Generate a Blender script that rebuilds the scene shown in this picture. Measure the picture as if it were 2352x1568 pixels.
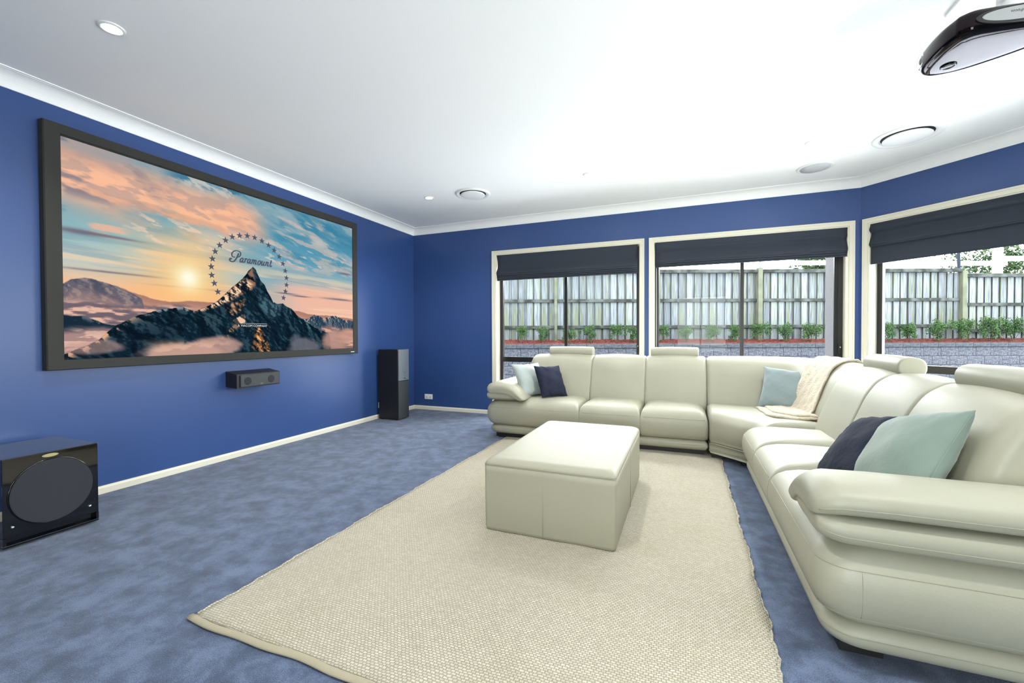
import bpy, bmesh, math, random
import numpy as np
from mathutils import Vector, Matrix

for o in list(bpy.data.objects):
    bpy.data.objects.remove(o)
SC = bpy.context.scene
COL = SC.collection

# ------------------------------------------------------------------ camera
FPX = 985.643
CAM_H = 1.1019
R3 = (0.92718675, 0.37457945, -0.00386899)
U3 = (-0.00175918, 0.01468223, 0.99989066)
F2 = (-0.3745953, 0.92707857, -0.01427212)
cd = bpy.data.cameras.new('camera')
cam = bpy.data.objects.new('camera', cd)
COL.objects.link(cam)
cd.sensor_fit = 'HORIZONTAL'
cd.sensor_width = 36.0
cd.lens = FPX / 2352 * 36.0
cd.clip_start = 0.02
cam.matrix_world = Matrix(((R3[0], U3[0], -F2[0], 0), (R3[1], U3[1], -F2[1], 0),
                           (R3[2], U3[2], -F2[2], CAM_H), (0, 0, 0, 1)))
SC.camera = cam

# ------------------------------------------------------------------ sky, exposure
EXPOSURE = 0.6
SKY = 12.0
LAMP_W = 54.0
SCREEN_E = 0.65
w = bpy.data.worlds.new('overcast_sky')
SC.world = w
w.use_nodes = True
bg = w.node_tree.nodes['Background']
bg.inputs[0].default_value = (0.96, 0.985, 1.0, 1)
bg.inputs[1].default_value = SKY
vs = SC.view_settings
vs.view_transform = 'Standard'
vs.look = 'None'
vs.exposure = EXPOSURE
vs.gamma = 1.0
vs.use_curve_mapping = False

# ------------------------------------------------------------------ room numbers (metres)
XL, YB, X3 = -3.81, 5.4675, 1.675
ZC = 2.70                       # ceiling
XR, YR = 3.30, -2.0             # right wall, rear wall
BAY = (XR - X3) * math.sqrt(2)  # length of the 45 degree wall
Y4 = YB - (XR - X3)             # where the bay wall meets the right wall
S2 = math.sqrt(0.5)


def portal(loc, rot, sx, sy):
    l = bpy.data.lights.new('window_portal', 'AREA')
    l.shape = 'RECTANGLE'
    l.size, l.size_y = sx, sy
    l.cycles.is_portal = True
    o = bpy.data.objects.new('window_portal', l)
    COL.objects.link(o)
    o.location = loc
    o.rotation_euler = rot


H90 = math.pi / 2
portal((-1.484, YB + .22, 1.16), (-H90, 0, 0), 1.95, 2.1)
portal((0.606, YB + .22, 1.16), (-H90, 0, 0), 1.95, 2.1)
portal((X3 + 1.04 * S2 + .22 * S2, YB - 1.04 * S2 + .22 * S2, 1.16), (-H90, 0, -H90 / 2), 1.95, 2.1)
portal((XR - 2.9, YR - .22, 1.16), (H90, 0, 0), 1.4, 2.1)
portal((XR + .22, 2.2, 1.16), (-H90, 0, -H90), 1.95, 2.1)


# ------------------------------------------------------------------ helpers
def lin(c):
    return tuple(((v / 255) / 12.92 if v / 255 <= 0.04045 else ((v / 255 + 0.055) / 1.055) ** 2.4) for v in c)


def mat(name, rgb, rough=0.5, metal=0.0, spec=0.5, coat=0.0, bump=None, var=None, sheen=0.0, coat_rough=0.1):
    """rgb is sRGB 0-255. bump=(kind, scale, strength, dist). var=(scale, rgb2, lo, hi)."""
    m = bpy.data.materials.new(name)
    m.use_nodes = True
    nt = m.node_tree
    b = nt.nodes['Principled BSDF']
    b.inputs['Base Color'].default_value = (*lin(rgb), 1)
    b.inputs['Roughness'].default_value = rough
    b.inputs['Metallic'].default_value = metal
    b.inputs['Specular IOR Level'].default_value = spec
    b.inputs['Coat Weight'].default_value = coat
    b.inputs['Coat Roughness'].default_value = coat_rough
    if sheen:
        b.inputs['Sheen Weight'].default_value = sheen
    tc = nt.nodes.new('ShaderNodeTexCoord')
    if var:
        n = nt.nodes.new('ShaderNodeTexNoise')
        n.inputs['Scale'].default_value = var[0]
        n.inputs['Detail'].default_value = 5
        nt.links.new(tc.outputs['Object'], n.inputs['Vector'])
        mr = nt.nodes.new('ShaderNodeMapRange')
        mr.inputs[1].default_value, mr.inputs[2].default_value = var[2], var[3]
        nt.links.new(n.outputs[0], mr.inputs[0])
        mx = nt.nodes.new('ShaderNodeMix')
        mx.data_type = 'RGBA'
        mx.inputs[6].default_value = (*lin(rgb), 1)
        mx.inputs[7].default_value = (*lin(var[1]), 1)
        nt.links.new(mr.outputs[0], mx.inputs[0])
        nt.links.new(mx.outputs[2], b.inputs['Base Color'])
    if bump:
        kind, sc, st, dist = bump
        t = nt.nodes.new('ShaderNodeTexNoise' if kind == 'noise' else 'ShaderNodeTexVoronoi')
        t.inputs['Scale'].default_value = sc
        if kind == 'noise':
            t.inputs['Detail'].default_value = 3
        nt.links.new(tc.outputs['Object'], t.inputs['Vector'])
        bp = nt.nodes.new('ShaderNodeBump')
        bp.inputs['Strength'].default_value = st
        bp.inputs['Distance'].default_value = dist
        nt.links.new(t.outputs[0], bp.inputs['Height'])
        nt.links.new(bp.outputs[0], b.inputs['Normal'])
    return m


def emit_mat(name, rgb, strength):
    m = bpy.data.materials.new(name)
    m.use_nodes = True
    nt = m.node_tree
    nt.nodes.clear()
    e = nt.nodes.new('ShaderNodeEmission')
    e.inputs[0].default_value = (*lin(rgb), 1)
    e.inputs[1].default_value = strength
    out = nt.nodes.new('ShaderNodeOutputMaterial')
    nt.links.new(e.outputs[0], out.inputs[0])
    return m


def glass_mat(name):
    m = bpy.data.materials.new(name)
    m.use_nodes = True
    nt = m.node_tree
    nt.nodes.clear()
    t = nt.nodes.new('ShaderNodeBsdfTransparent')
    t.inputs[0].default_value = (0.96, 0.98, 0.97, 1)
    g = nt.nodes.new('ShaderNodeBsdfGlossy')
    g.inputs['Roughness'].default_value = 0.0
    f = nt.nodes.new('ShaderNodeFresnel')
    f.inputs[0].default_value = 1.16
    mx = nt.nodes.new('ShaderNodeMixShader')
    nt.links.new(f.outputs[0], mx.inputs[0])
    nt.links.new(t.outputs[0], mx.inputs[1])
    nt.links.new(g.outputs[0], mx.inputs[2])
    out = nt.nodes.new('ShaderNodeOutputMaterial')
    nt.links.new(mx.outputs[0], out.inputs[0])
    return m


def tag(o, label=None, cat=None, group=None, kind=None):
    if label:
        o['label'] = label
    if cat:
        o['category'] = cat
    if group:
        o['group'] = group
    if kind:
        o['kind'] = kind
    return o


def empty(name, loc=(0, 0, 0), label=None, cat=None, group=None, kind=None):
    o = bpy.data.objects.new(name, None)
    COL.objects.link(o)
    o.location = loc
    o.empty_display_size = 0.05
    return tag(o, label, cat, group, kind)


def link(name, me, m=None, parent=None):
    o = bpy.data.objects.new(name, me)
    COL.objects.link(o)
    if m is not None and len(me.materials) == 0:
        me.materials.append(m)
    if parent is not None:
        o.parent = parent
        o.matrix_parent_inverse = Matrix.Translation(-parent.location) if parent.parent is None else Matrix.Identity(4)
    return o


def from_bm(name, bm, m, parent=None, smooth=False, recalc=True):
    if recalc:
        bmesh.ops.recalc_face_normals(bm, faces=bm.faces)
    me = bpy.data.meshes.new(name)
    bm.to_mesh(me)
    bm.free()
    if smooth:
        me.polygons.foreach_set('use_smooth', [True] * len(me.polygons))
    return link(name, me, m, parent)


def pydata(name, vs_, fs, m, parent=None, smooth=False):
    bm = bmesh.new()
    bv = [bm.verts.new(v) for v in vs_]
    for f in fs:
        try:
            bm.faces.new([bv[i] for i in f])
        except ValueError:
            pass
    return from_bm(name, bm, m, parent, smooth)


IDF = lambda x, y, z: (x, y, z)


def bm_box(bm, x0, x1, y0, y1, z0, z1, fr=IDF, bev=0.0, seg=2):
    vs_ = [bm.verts.new(fr(x, y, z)) for z in (z0, z1) for y in (y0, y1) for x in (x0, x1)]
    fs = []
    for q in ((0, 1, 3, 2), (4, 6, 7, 5), (0, 4, 5, 1), (2, 3, 7, 6), (0, 2, 6, 4), (1, 5, 7, 3)):
        fs.append(bm.faces.new([vs_[i] for i in q]))
    if bev > 0:
        es = set(e for f in fs for e in f.edges)
        bmesh.ops.bevel(bm, geom=list(es), offset=bev, segments=seg, affect='EDGES', profile=0.5)


def box(name, x0, x1, y0, y1, z0, z1, m, parent=None, fr=IDF, bev=0.0, seg=2, smooth=False):
    bm = bmesh.new()
    bm_box(bm, x0, x1, y0, y1, z0, z1, fr, bev, seg)
    return from_bm(name, bm, m, parent, smooth)


def loft(name, rings, m, parent=None, closed=True, caps=True, smooth=True, ring_closed=True):
    n = len(rings[0])
    vs_ = [p for r in rings for p in r]
    fs = []
    for i in range(len(rings) - 1):
        for j in range(n if ring_closed else n - 1):
            a, b = i * n + j, i * n + (j + 1) % n
            fs.append((a, b, b + n, a + n))
    if caps:
        fs.append(tuple(range(n)))
        fs.append(tuple((len(rings) - 1) * n + j for j in range(n)))
    return pydata(name, vs_, fs, m, parent, smooth)


def tube(name, pts, r, m, parent=None, seg=8, closed=False):
    pts = [Vector(p) for p in pts]
    n = len(pts)
    rings = []
    for i, p in enumerate(pts):
        a = pts[(i - 1) % n] if (closed or i > 0) else p
        b = pts[(i + 1) % n] if (closed or i < n - 1) else p
        t = (b - a)
        t = t.normalized() if t.length > 1e-9 else Vector((0, 0, 1))
        up = Vector((0, 0, 1)) if abs(t.z) < 0.95 else Vector((1, 0, 0))
        u = t.cross(up).normalized()
        v = t.cross(u)
        rings.append([tuple(p + (u * math.cos(k * 2 * math.pi / seg) + v * math.sin(k * 2 * math.pi / seg)) * r) for k in range(seg)])
    if closed:
        rings.append(rings[0])
    return loft(name, rings, m, parent, caps=not closed)


def disc_rings(name, cx, cy, prof, m, parent=None, seg=48, ax='z', cap=True, smooth=True):
    """lathe: prof = [(radius, height)], around z (or x / y) axis."""
    rings = []
    for r, h in prof:
        ring = []
        for k in range(seg):
            a = 2 * math.pi * k / seg
            c, s = r * math.cos(a), r * math.sin(a)
            if ax == 'z':
                ring.append((cx + c, cy + s, h))
            elif ax == 'x':
                ring.append((h, cx + c, cy + s))
            else:
                ring.append((cx + c, h, cy + s))
        rings.append(ring)
    return loft(name, rings, m, parent, caps=cap, smooth=smooth)


def crom(P, k):
    """Catmull-Rom through the points P (tuples of any length), k samples a span."""
    P = [np.array(p, float) for p in P]
    out = []
    for i in range(len(P) - 1):
        p0 = P[i - 1] if i > 0 else 2 * P[0] - P[1]
        p1, p2 = P[i], P[i + 1]
        p3 = P[i + 2] if i + 2 < len(P) else 2 * P[-1] - P[-2]
        for j in range(k):
            t = j / k
            out.append(0.5 * ((2 * p1) + (-p0 + p2) * t + (2 * p0 - 5 * p1 + 4 * p2 - p3) * t * t + (-p0 + 3 * p1 - 3 * p2 + p3) * t ** 3))
    out.append(P[-1])
    return [tuple(float(c) for c in o) for o in out]


# ------------------------------------------------------------------ materials
M = {}
M['wall'] = mat('blue_wall_paint', (49, 76, 130), 0.34, bump=('noise', 260, .06, .001))
M['cream_wall'] = mat('cream_wall_paint', (232, 224, 200), 0.6)
M['ceiling'] = mat('white_ceiling_paint', (250, 249, 246), 0.8)
M['cornice'] = mat('white_plaster', (247, 246, 243), 0.6)
M['trim'] = mat('cream_trim_paint', (224, 219, 200), 0.4)
M['black_alu'] = mat('black_aluminium', (26, 25, 25), 0.35, 0.0, .5)
M['glass'] = glass_mat('window_glass')
M['blind'] = mat('charcoal_blind_cloth', (50, 56, 67), 0.9, bump=('noise', 500, .25, .002))
M['leather'] = mat('cream_leather', (161, 159, 141), 0.44, spec=.45, bump=('noise', 140, .10, .003), var=(2.2, (156, 154, 136), .35, .65))
M['leather_ott'] = mat('cream_ottoman_leather', (156, 153, 135), 0.48, spec=.4, bump=('noise', 160, .09, .003))
M['seam'] = mat('cream_seam', (150, 147, 128), 0.5)
M['plinth'] = mat('black_plinth', (14, 12, 12), 0.5)
M['aqua'] = mat('aqua_cotton', (124, 139, 140), 0.75, sheen=.3, bump=('noise', 14, .25, .02))
M['aqua_pale'] = mat('pale_aqua_cotton', (156, 166, 163), 0.75, sheen=.3, bump=('noise', 14, .25, .02))
M['aqua_big'] = mat('sage_aqua_cotton', (116, 133, 123), 0.75, sheen=.3, bump=('noise', 12, .22, .02))
M['navy'] = mat('navy_cotton', (12, 22, 46), 0.9, bump=('noise', 16, .3, .02))
M['fleece'] = mat('cream_fleece', (204, 192, 170), 0.95, sheen=.4, bump=('noise', 70, .9, .012))
M['gloss_black'] = mat('gloss_black_lacquer', (8, 8, 9), 0.06, spec=.6, coat=.6, coat_rough=.02)
M['proj_black'] = mat('projector_lacquer', (7, 7, 8), 0.05, spec=.22)
M['proj_black'].node_tree.nodes['Principled BSDF'].inputs['Specular Tint'].default_value = (1.0, .78, .88, 1)
M['cloth_black'] = mat('black_grille_cloth', (44, 46, 52), 0.95, bump=('noise', 700, .3, .001))
M['ash_black'] = mat('black_ash_veneer', (20, 19, 21), 0.5, bump=('noise', 90, .15, .002))
M['mesh_grey'] = mat('grey_grille', (104, 110, 118), 0.5, bump=('noise', 600, .3, .001))
M['grille_dark'] = mat('dark_grille', (52, 56, 58), 0.55, bump=('noise', 600, .3, .001))
M['chrome'] = mat('chrome', (225, 225, 228), 0.12, 1.0)
M['brass'] = mat('brass_badge', (196, 186, 120), 0.3, .7)
M['white_plastic'] = mat('white_plastic', (238, 238, 236), 0.4)
M['grey_plastic'] = mat('speaker_grey_mesh', (205, 206, 206), 0.7)
M['felt'] = mat('black_velvet_frame', (46, 46, 42), 0.8, bump=('noise', 600, .2, .001))
M['dark'] = mat('dark_gap', (22, 22, 22), 0.7)
M['proj_side'] = mat('silver_side_panel', (150, 152, 151), 0.45)
M['render'] = mat('rendered_pier', (74, 73, 75), 0.9, spec=.08, bump=('noise', 40, .5, .01))
M['concrete'] = mat('pale_paving', (196, 198, 206), 0.9, spec=.08, var=(3, (186, 188, 198), .3, .7))
M['post'] = mat('treated_post', (72, 75, 64), 0.9, spec=.08, var=(6, (58, 61, 50), .3, .7))
M['rail'] = mat('mossy_rail', (56, 59, 58), 0.95, spec=.08, var=(5, (28, 30, 28), .35, .6))
M['mulch'] = mat('red_mulch', (92, 46, 41), 0.95, spec=.08, bump=('noise', 60, 1, .05), var=(30, (40, 24, 22), .4, .6))
M['stem'] = mat('shrub_stem', (60, 52, 34), 0.9, spec=.08)
M['white_rail'] = mat('weathered_white_rail', (176, 180, 172), 0.8, spec=.08, var=(5, (150, 156, 142), .4, .7))
M['pole'] = mat('dark_steel_pole', (18, 23, 34), 0.8, spec=.1)
M['steel'] = mat('steel_pole', (72, 76, 84), 0.8, spec=.1)
M['sky_text'] = None


def wood_mat():
    m = bpy.data.materials.new('weathered_paling')
    m.use_nodes = True
    nt = m.node_tree
    b = nt.nodes['Principled BSDF']
    b.inputs['Roughness'].default_value = 0.9
    b.inputs['Specular IOR Level'].default_value = .08
    tc = nt.nodes.new('ShaderNodeTexCoord')
    oi = nt.nodes.new('ShaderNodeObjectInfo')
    ad = nt.nodes.new('ShaderNodeVectorMath')
    ad.operation = 'MULTIPLY_ADD'
    mp = nt.nodes.new('ShaderNodeMapping')
    mp.inputs['Scale'].default_value = (22, 22, 1.0)
    cb = nt.nodes.new('ShaderNodeCombineXYZ')
    ml = nt.nodes.new('ShaderNodeMath')
    ml.operation = 'MULTIPLY'
    ml.inputs[1].default_value = 40
    nt.links.new(oi.outputs['Random'], ml.inputs[0])
    nt.links.new(ml.outputs[0], cb.inputs[0])
    ad.inputs[1].default_value = (1, 1, 1)
    nt.links.new(tc.outputs['Object'], mp.inputs[0])
    nt.links.new(mp.outputs[0], ad.inputs[0])
    nt.links.new(cb.outputs[0], ad.inputs[2])
    n = nt.nodes.new('ShaderNodeTexNoise')
    n.inputs['Scale'].default_value = 2.2
    n.inputs['Detail'].default_value = 6
    nt.links.new(ad.outputs[0], n.inputs['Vector'])
    cr = nt.nodes.new('ShaderNodeValToRGB')
    el = cr.color_ramp.elements
    el[0].position, el[0].color = .30, (*lin((52, 56, 59)), 1)
    el[1].position, el[1].color = .62, (*lin((88, 93, 98)), 1)
    e = el.new(.45)
    e.color = (*lin((72, 76, 80)), 1)
    nt.links.new(n.outputs[0], cr.inputs[0])
    # greenish moss on some boards
    n2 = nt.nodes.new('ShaderNodeTexNoise')
    n2.inputs['Scale'].default_value = .9
    nt.links.new(ad.outputs[0], n2.inputs['Vector'])
    mr = nt.nodes.new('ShaderNodeMapRange')
    mr.inputs[1].default_value, mr.inputs[2].default_value = .5, .72
    nt.links.new(n2.outputs[0], mr.inputs[0])
    mx = nt.nodes.new('ShaderNodeMix')
    mx.data_type = 'RGBA'
    mx.inputs[7].default_value = (*lin((74, 80, 52)), 1)
    nt.links.new(mr.outputs[0], mx.inputs[0])
    nt.links.new(cr.outputs[0], mx.inputs[6])
    # shade of the lap gaps painted along both long edges of each board
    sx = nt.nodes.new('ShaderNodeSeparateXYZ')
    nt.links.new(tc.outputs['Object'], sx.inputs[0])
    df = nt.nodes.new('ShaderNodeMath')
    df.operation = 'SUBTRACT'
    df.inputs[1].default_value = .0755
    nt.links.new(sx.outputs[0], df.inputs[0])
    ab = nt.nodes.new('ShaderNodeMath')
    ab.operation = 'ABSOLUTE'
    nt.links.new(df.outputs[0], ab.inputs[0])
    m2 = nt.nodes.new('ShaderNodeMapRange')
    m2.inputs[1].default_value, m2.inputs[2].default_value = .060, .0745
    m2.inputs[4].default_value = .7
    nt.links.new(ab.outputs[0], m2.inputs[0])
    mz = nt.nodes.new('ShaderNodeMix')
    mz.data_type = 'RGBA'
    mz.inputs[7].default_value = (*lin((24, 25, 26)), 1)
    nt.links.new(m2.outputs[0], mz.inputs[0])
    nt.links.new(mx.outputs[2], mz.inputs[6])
    # each board its own tone
    hs = nt.nodes.new('ShaderNodeHueSaturation')
    vr = nt.nodes.new('ShaderNodeMapRange')
    vr.inputs[3].default_value, vr.inputs[4].default_value = .7, 1.2
    nt.links.new(oi.outputs['Random'], vr.inputs[0])
    nt.links.new(vr.outputs[0], hs.inputs['Value'])
    nt.links.new(mz.outputs[2], hs.inputs['Color'])
    nt.links.new(hs.outputs[0], b.inputs['Base Color'])
    return m


def block_mat():
    m = mat('split_face_block', (66, 68, 75), 0.95, spec=.08, bump=('noise', 45, 1.0, .03), var=(26, (42, 44, 50), .35, .65))
    return m


def leaf_mat(name, c1, c2):
    m = bpy.data.materials.new(name)
    m.use_nodes = True
    nt = m.node_tree
    b = nt.nodes['Principled BSDF']
    b.inputs['Roughness'].default_value = .6
    b.inputs['Specular IOR Level'].default_value = .15
    g = nt.nodes.new('ShaderNodeNewGeometry')
    mx = nt.nodes.new('ShaderNodeMix')
    mx.data_type = 'RGBA'
    mx.inputs[6].default_value = (*lin(c1), 1)
    mx.inputs[7].default_value = (*lin(c2), 1)
    nt.links.new(g.outputs['Random Per Island'], mx.inputs[0])
    nt.links.new(mx.outputs[2], b.inputs['Base Color'])
    return m


def carpet_mat():
    m = bpy.data.materials.new('blue_cut_pile_carpet')
    m.use_nodes = True
    nt = m.node_tree
    b = nt.nodes['Principled BSDF']
    b.inputs['Roughness'].default_value = 1.0
    b.inputs['Specular IOR Level'].default_value = .1
    b.inputs['Sheen Weight'].default_value = .25
    tc = nt.nodes.new('ShaderNodeTexCoord')
    n1 = nt.nodes.new('ShaderNodeTexNoise')      # brushed patches of pile
    n1.inputs['Scale'].default_value = 7.5
    n1.inputs['Detail'].default_value = 8
    n1.inputs['Roughness'].default_value = .68
    n1.inputs['Distortion'].default_value = .15
    nt.links.new(tc.outputs['Object'], n1.inputs['Vector'])
    n2 = nt.nodes.new('ShaderNodeTexNoise')      # tufts
    n2.inputs['Scale'].default_value = 300
    n2.inputs['Detail'].default_value = 2
    nt.links.new(tc.outputs['Object'], n2.inputs['Vector'])
    ad = nt.nodes.new('ShaderNodeMath')
    ad.operation = 'MULTIPLY_ADD'
    ad.inputs[1].default_value = .75
    nt.links.new(n2.outputs[0], ad.inputs[0])
    nt.links.new(n1.outputs[0], ad.inputs[2])
    cr = nt.nodes.new('ShaderNodeValToRGB')
    el = cr.color_ramp.elements
    el[0].position, el[0].color = .62, (*lin((41, 53, 74)), 1)
    el[1].position, el[1].color = 1.0, (*lin((93, 108, 136)), 1)
    e = el.new(.86)
    e.color = (*lin((66, 80, 106)), 1)
    nt.links.new(ad.outputs[0], cr.inputs[0])
    nt.links.new(cr.outputs[0], b.inputs['Base Color'])
    bp = nt.nodes.new('ShaderNodeBump')
    bp.inputs['Strength'].default_value = .45
    bp.inputs['Distance'].default_value = .006
    nt.links.new(n2.outputs[0], bp.inputs['Height'])
    nt.links.new(bp.outputs[0], b.inputs['Normal'])
    return m


def rug_mat():
    m = bpy.data.materials.new('cream_wool_weave')
    m.use_nodes = True
    nt = m.node_tree
    b = nt.nodes['Principled BSDF']
    b.inputs['Roughness'].default_value = 1.0
    b.inputs['Specular IOR Level'].default_value = .1
    tc = nt.nodes.new('ShaderNodeTexCoord')
    # warp the grid a little
    nz = nt.nodes.new('ShaderNodeTexNoise')
    nz.inputs['Scale'].default_value = 34
    nz.inputs['Detail'].default_value = 1
    nt.links.new(tc.outputs['Object'], nz.inputs['Vector'])
    sc = nt.nodes.new('ShaderNodeVectorMath')
    sc.operation = 'MULTIPLY_ADD'
    sc.inputs[1].default_value = (.011, .009, 0)
    nt.links.new(nz.outputs['Color'], sc.inputs[0])
    nt.links.new(tc.outputs['Object'], sc.inputs[2])
    bk = nt.nodes.new('ShaderNodeTexBrick')
    bk.inputs['Scale'].default_value = 1.0
    bk.inputs['Brick Width'].default_value = .016
    bk.inputs['Row Height'].default_value = .0105
    bk.inputs['Mortar Size'].default_value = .0028
    bk.inputs['Mortar Smooth'].default_value = 1.0
    bk.inputs['Color1'].default_value = (*lin((178, 172, 156)), 1)
    bk.inputs['Color2'].default_value = (*lin((194, 188, 173)), 1)
    bk.inputs['Mortar'].default_value = (*lin((156, 149, 130)), 1)
    nt.links.new(sc.outputs[0], bk.inputs['Vector'])
    n1 = nt.nodes.new('ShaderNodeTexNoise')
    n1.inputs['Scale'].default_value = 3.0
    n1.inputs['Detail'].default_value = 5
    nt.links.new(tc.outputs['Object'], n1.inputs['Vector'])
    mr = nt.nodes.new('ShaderNodeMapRange')
    mr.inputs[1].default_value, mr.inputs[2].default_value = .45, .75
    mr.inputs[4].default_value = .35
    nt.links.new(n1.outputs[0], mr.inputs[0])
    mx = nt.nodes.new('ShaderNodeMix')
    mx.data_type = 'RGBA'
    mx.blend_type = 'MULTIPLY'
    mx.inputs[7].default_value = (.90, .85, .75, 1)
    nt.links.new(mr.outputs[0], mx.inputs[0])
    nt.links.new(bk.outputs['Color'], mx.inputs[6])
    nt.links.new(mx.outputs[2], b.inputs['Base Color'])
    iv = nt.nodes.new('ShaderNodeMath')
    iv.operation = 'SUBTRACT'
    iv.inputs[0].default_value = 1.0
    nt.links.new(bk.outputs['Fac'], iv.inputs[1])
    bp = nt.nodes.new('ShaderNodeBump')
    bp.inputs['Strength'].default_value = .55
    bp.inputs['Distance'].default_value = .005
    nt.links.new(iv.outputs[0], bp.inputs['Height'])
    nt.links.new(bp.outputs[0], b.inputs['Normal'])
    return m


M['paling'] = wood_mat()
M['block'] = block_mat()
M['block_cap'] = mat('block_capping', (50, 53, 57), 0.95, spec=.08, bump=('noise', 45, .8, .02), var=(20, (38, 41, 46), .35, .65))
M['leaf'] = leaf_mat('shrub_leaf', (15, 33, 15), (46, 70, 31))
M['tree_leaf'] = leaf_mat('tree_leaf', (16, 32, 18), (48, 68, 36))
M['carpet'] = carpet_mat()
M['rug'] = rug_mat()
M['binding'] = mat('cream_rug_binding', (160, 152, 130), 0.95, bump=('noise', 300, .4, .003))

# ------------------------------------------------------------------ room shell
PLAN = [(XL, YR), (XR, YR), (XR, Y4), (X3, YB), (XL, YB)]
pydata('floor', [(x, y, 0) for x, y in PLAN] + [(x, y, -.1) for x, y in PLAN],
       [(0, 1, 2, 3, 4), (5, 6, 7, 8, 9)] + [(i, (i + 1) % 5, 5 + (i + 1) % 5, 5 + i) for i in range(5)], M['carpet'])['kind'] = 'structure'
pydata('ceiling', [(x, y, ZC) for x, y in PLAN] + [(x, y, ZC + .1) for x, y in PLAN],
       [(0, 1, 2, 3, 4), (5, 6, 7, 8, 9)] + [(i, (i + 1) % 5, 5 + (i + 1) % 5, 5 + i) for i in range(5)], M['ceiling'])['kind'] = 'structure'


def frame_fn(ox, oy, ax, ay, nx, ny):
    """local (s along the wall, n into the room, z) -> world"""
    return lambda s, n, z: (ox + s * ax + n * nx, oy + s * ay + n * ny, z)


TH = .16
FR_LEFT = frame_fn(XL, YR, 0, 1, 1, 0)
FR_BACK = frame_fn(XL, YB, 1, 0, 0, -1)
FR_BAY = frame_fn(X3, YB, S2, -S2, -S2, -S2)
FR_RIGHT = frame_fn(XR, Y4, 0, -1, -1, 0)
FR_REAR = frame_fn(XR, YR, -1, 0, 0, 1)


def wall(name, fr, L, ops, e0=0, e1=0, m='wall'):
    bm = bmesh.new()
    s = -e0
    for (a, b, z0, z1) in sorted(ops):
        bm_box(bm, s, a, -TH, 0, 0, ZC, fr)
        if z0 > 0:
            bm_box(bm, a, b, -TH, 0, 0, z0, fr)
        bm_box(bm, a, b, -TH, 0, z1, ZC, fr)
        s = b
    bm_box(bm, s, L + e1, -TH, 0, 0, ZC, fr)
    return tag(from_bm(name, bm, M[m]), kind='structure')


W1 = (-2.455 - XL, -.513 - XL)
W2 = (-.363 - XL, 1.576 - XL)
W3 = (.071, 2.012)
W4 = (.75, 2.69)
ZW0, ZW1 = .10, 2.225
LREAR = XR - XL
W5_FILL = (2.2, 3.6)  # unseen rear window, added to let in fill daylight
wall('wall_left', FR_LEFT, YB - YR, [], TH, TH)
wall('wall_back', FR_BACK, X3 - XL, [(*W1, ZW0, ZW1), (*W2, ZW0, ZW1)], 0, .06)
wall('wall_bay', FR_BAY, BAY, [(*W3, ZW0, ZW1)])
wall('wall_right', FR_RIGHT, Y4 - YR, [(*W4, ZW0, ZW1)], .06, TH)
wall('wall_rear', FR_REAR, LREAR, [(*W5_FILL, ZW0, ZW1)], m='cream_wall')


# cornice: cove profile swept round the room; baseboard likewise
def sweep_room(name, prof, m, kind='structure', smooth=False):
    """prof: list of (n from wall, z). mitred at each corner; one object for each wall."""
    c = PLAN
    n = len(c)
    names = {0: 'rear', 1: 'right', 2: 'bay', 3: 'back', 4: 'left'}
    dirs = []
    for i in range(n):
        a, b = Vector(c[i]), Vector(c[(i + 1) % n])
        dirs.append((b - a).normalized())
    for i in range(n):
        rings = []
        for k in (i, (i + 1) % n):
            d0, d1 = dirs[(k - 1) % n], dirs[k]
            n0, n1 = Vector((-d0.y, d0.x)), Vector((-d1.y, d1.x))
            mit = (n0 + n1) / (1 + n0.dot(n1))
            rings.append([(c[k][0] + mit.x * p, c[k][1] + mit.y * p, z) for p, z in prof])
        tag(loft('%s_%s' % (name, i + 1 if name == 'trim' else names[i]), rings, m, smooth=smooth), kind=kind)


cove = [(0, ZC - .092), (.006, ZC - .092), (.008, ZC - .086)] + \
       [(.010 + .078 * (1 - math.cos(a)), ZC - .086 + .078 * math.sin(a)) for a in [H90 * k / 8 for k in range(1, 9)]] + \
       [(.090, ZC - .006), (.105, ZC - .006), (.105, ZC + .01), (0, ZC + .01)]
sweep_room('trim', cove, M['cornice'])
sweep_room('baseboard', [(0, 0), (.016, 0), (.016, .04), (.010, .052), (0, .054)], M['trim'])



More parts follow.
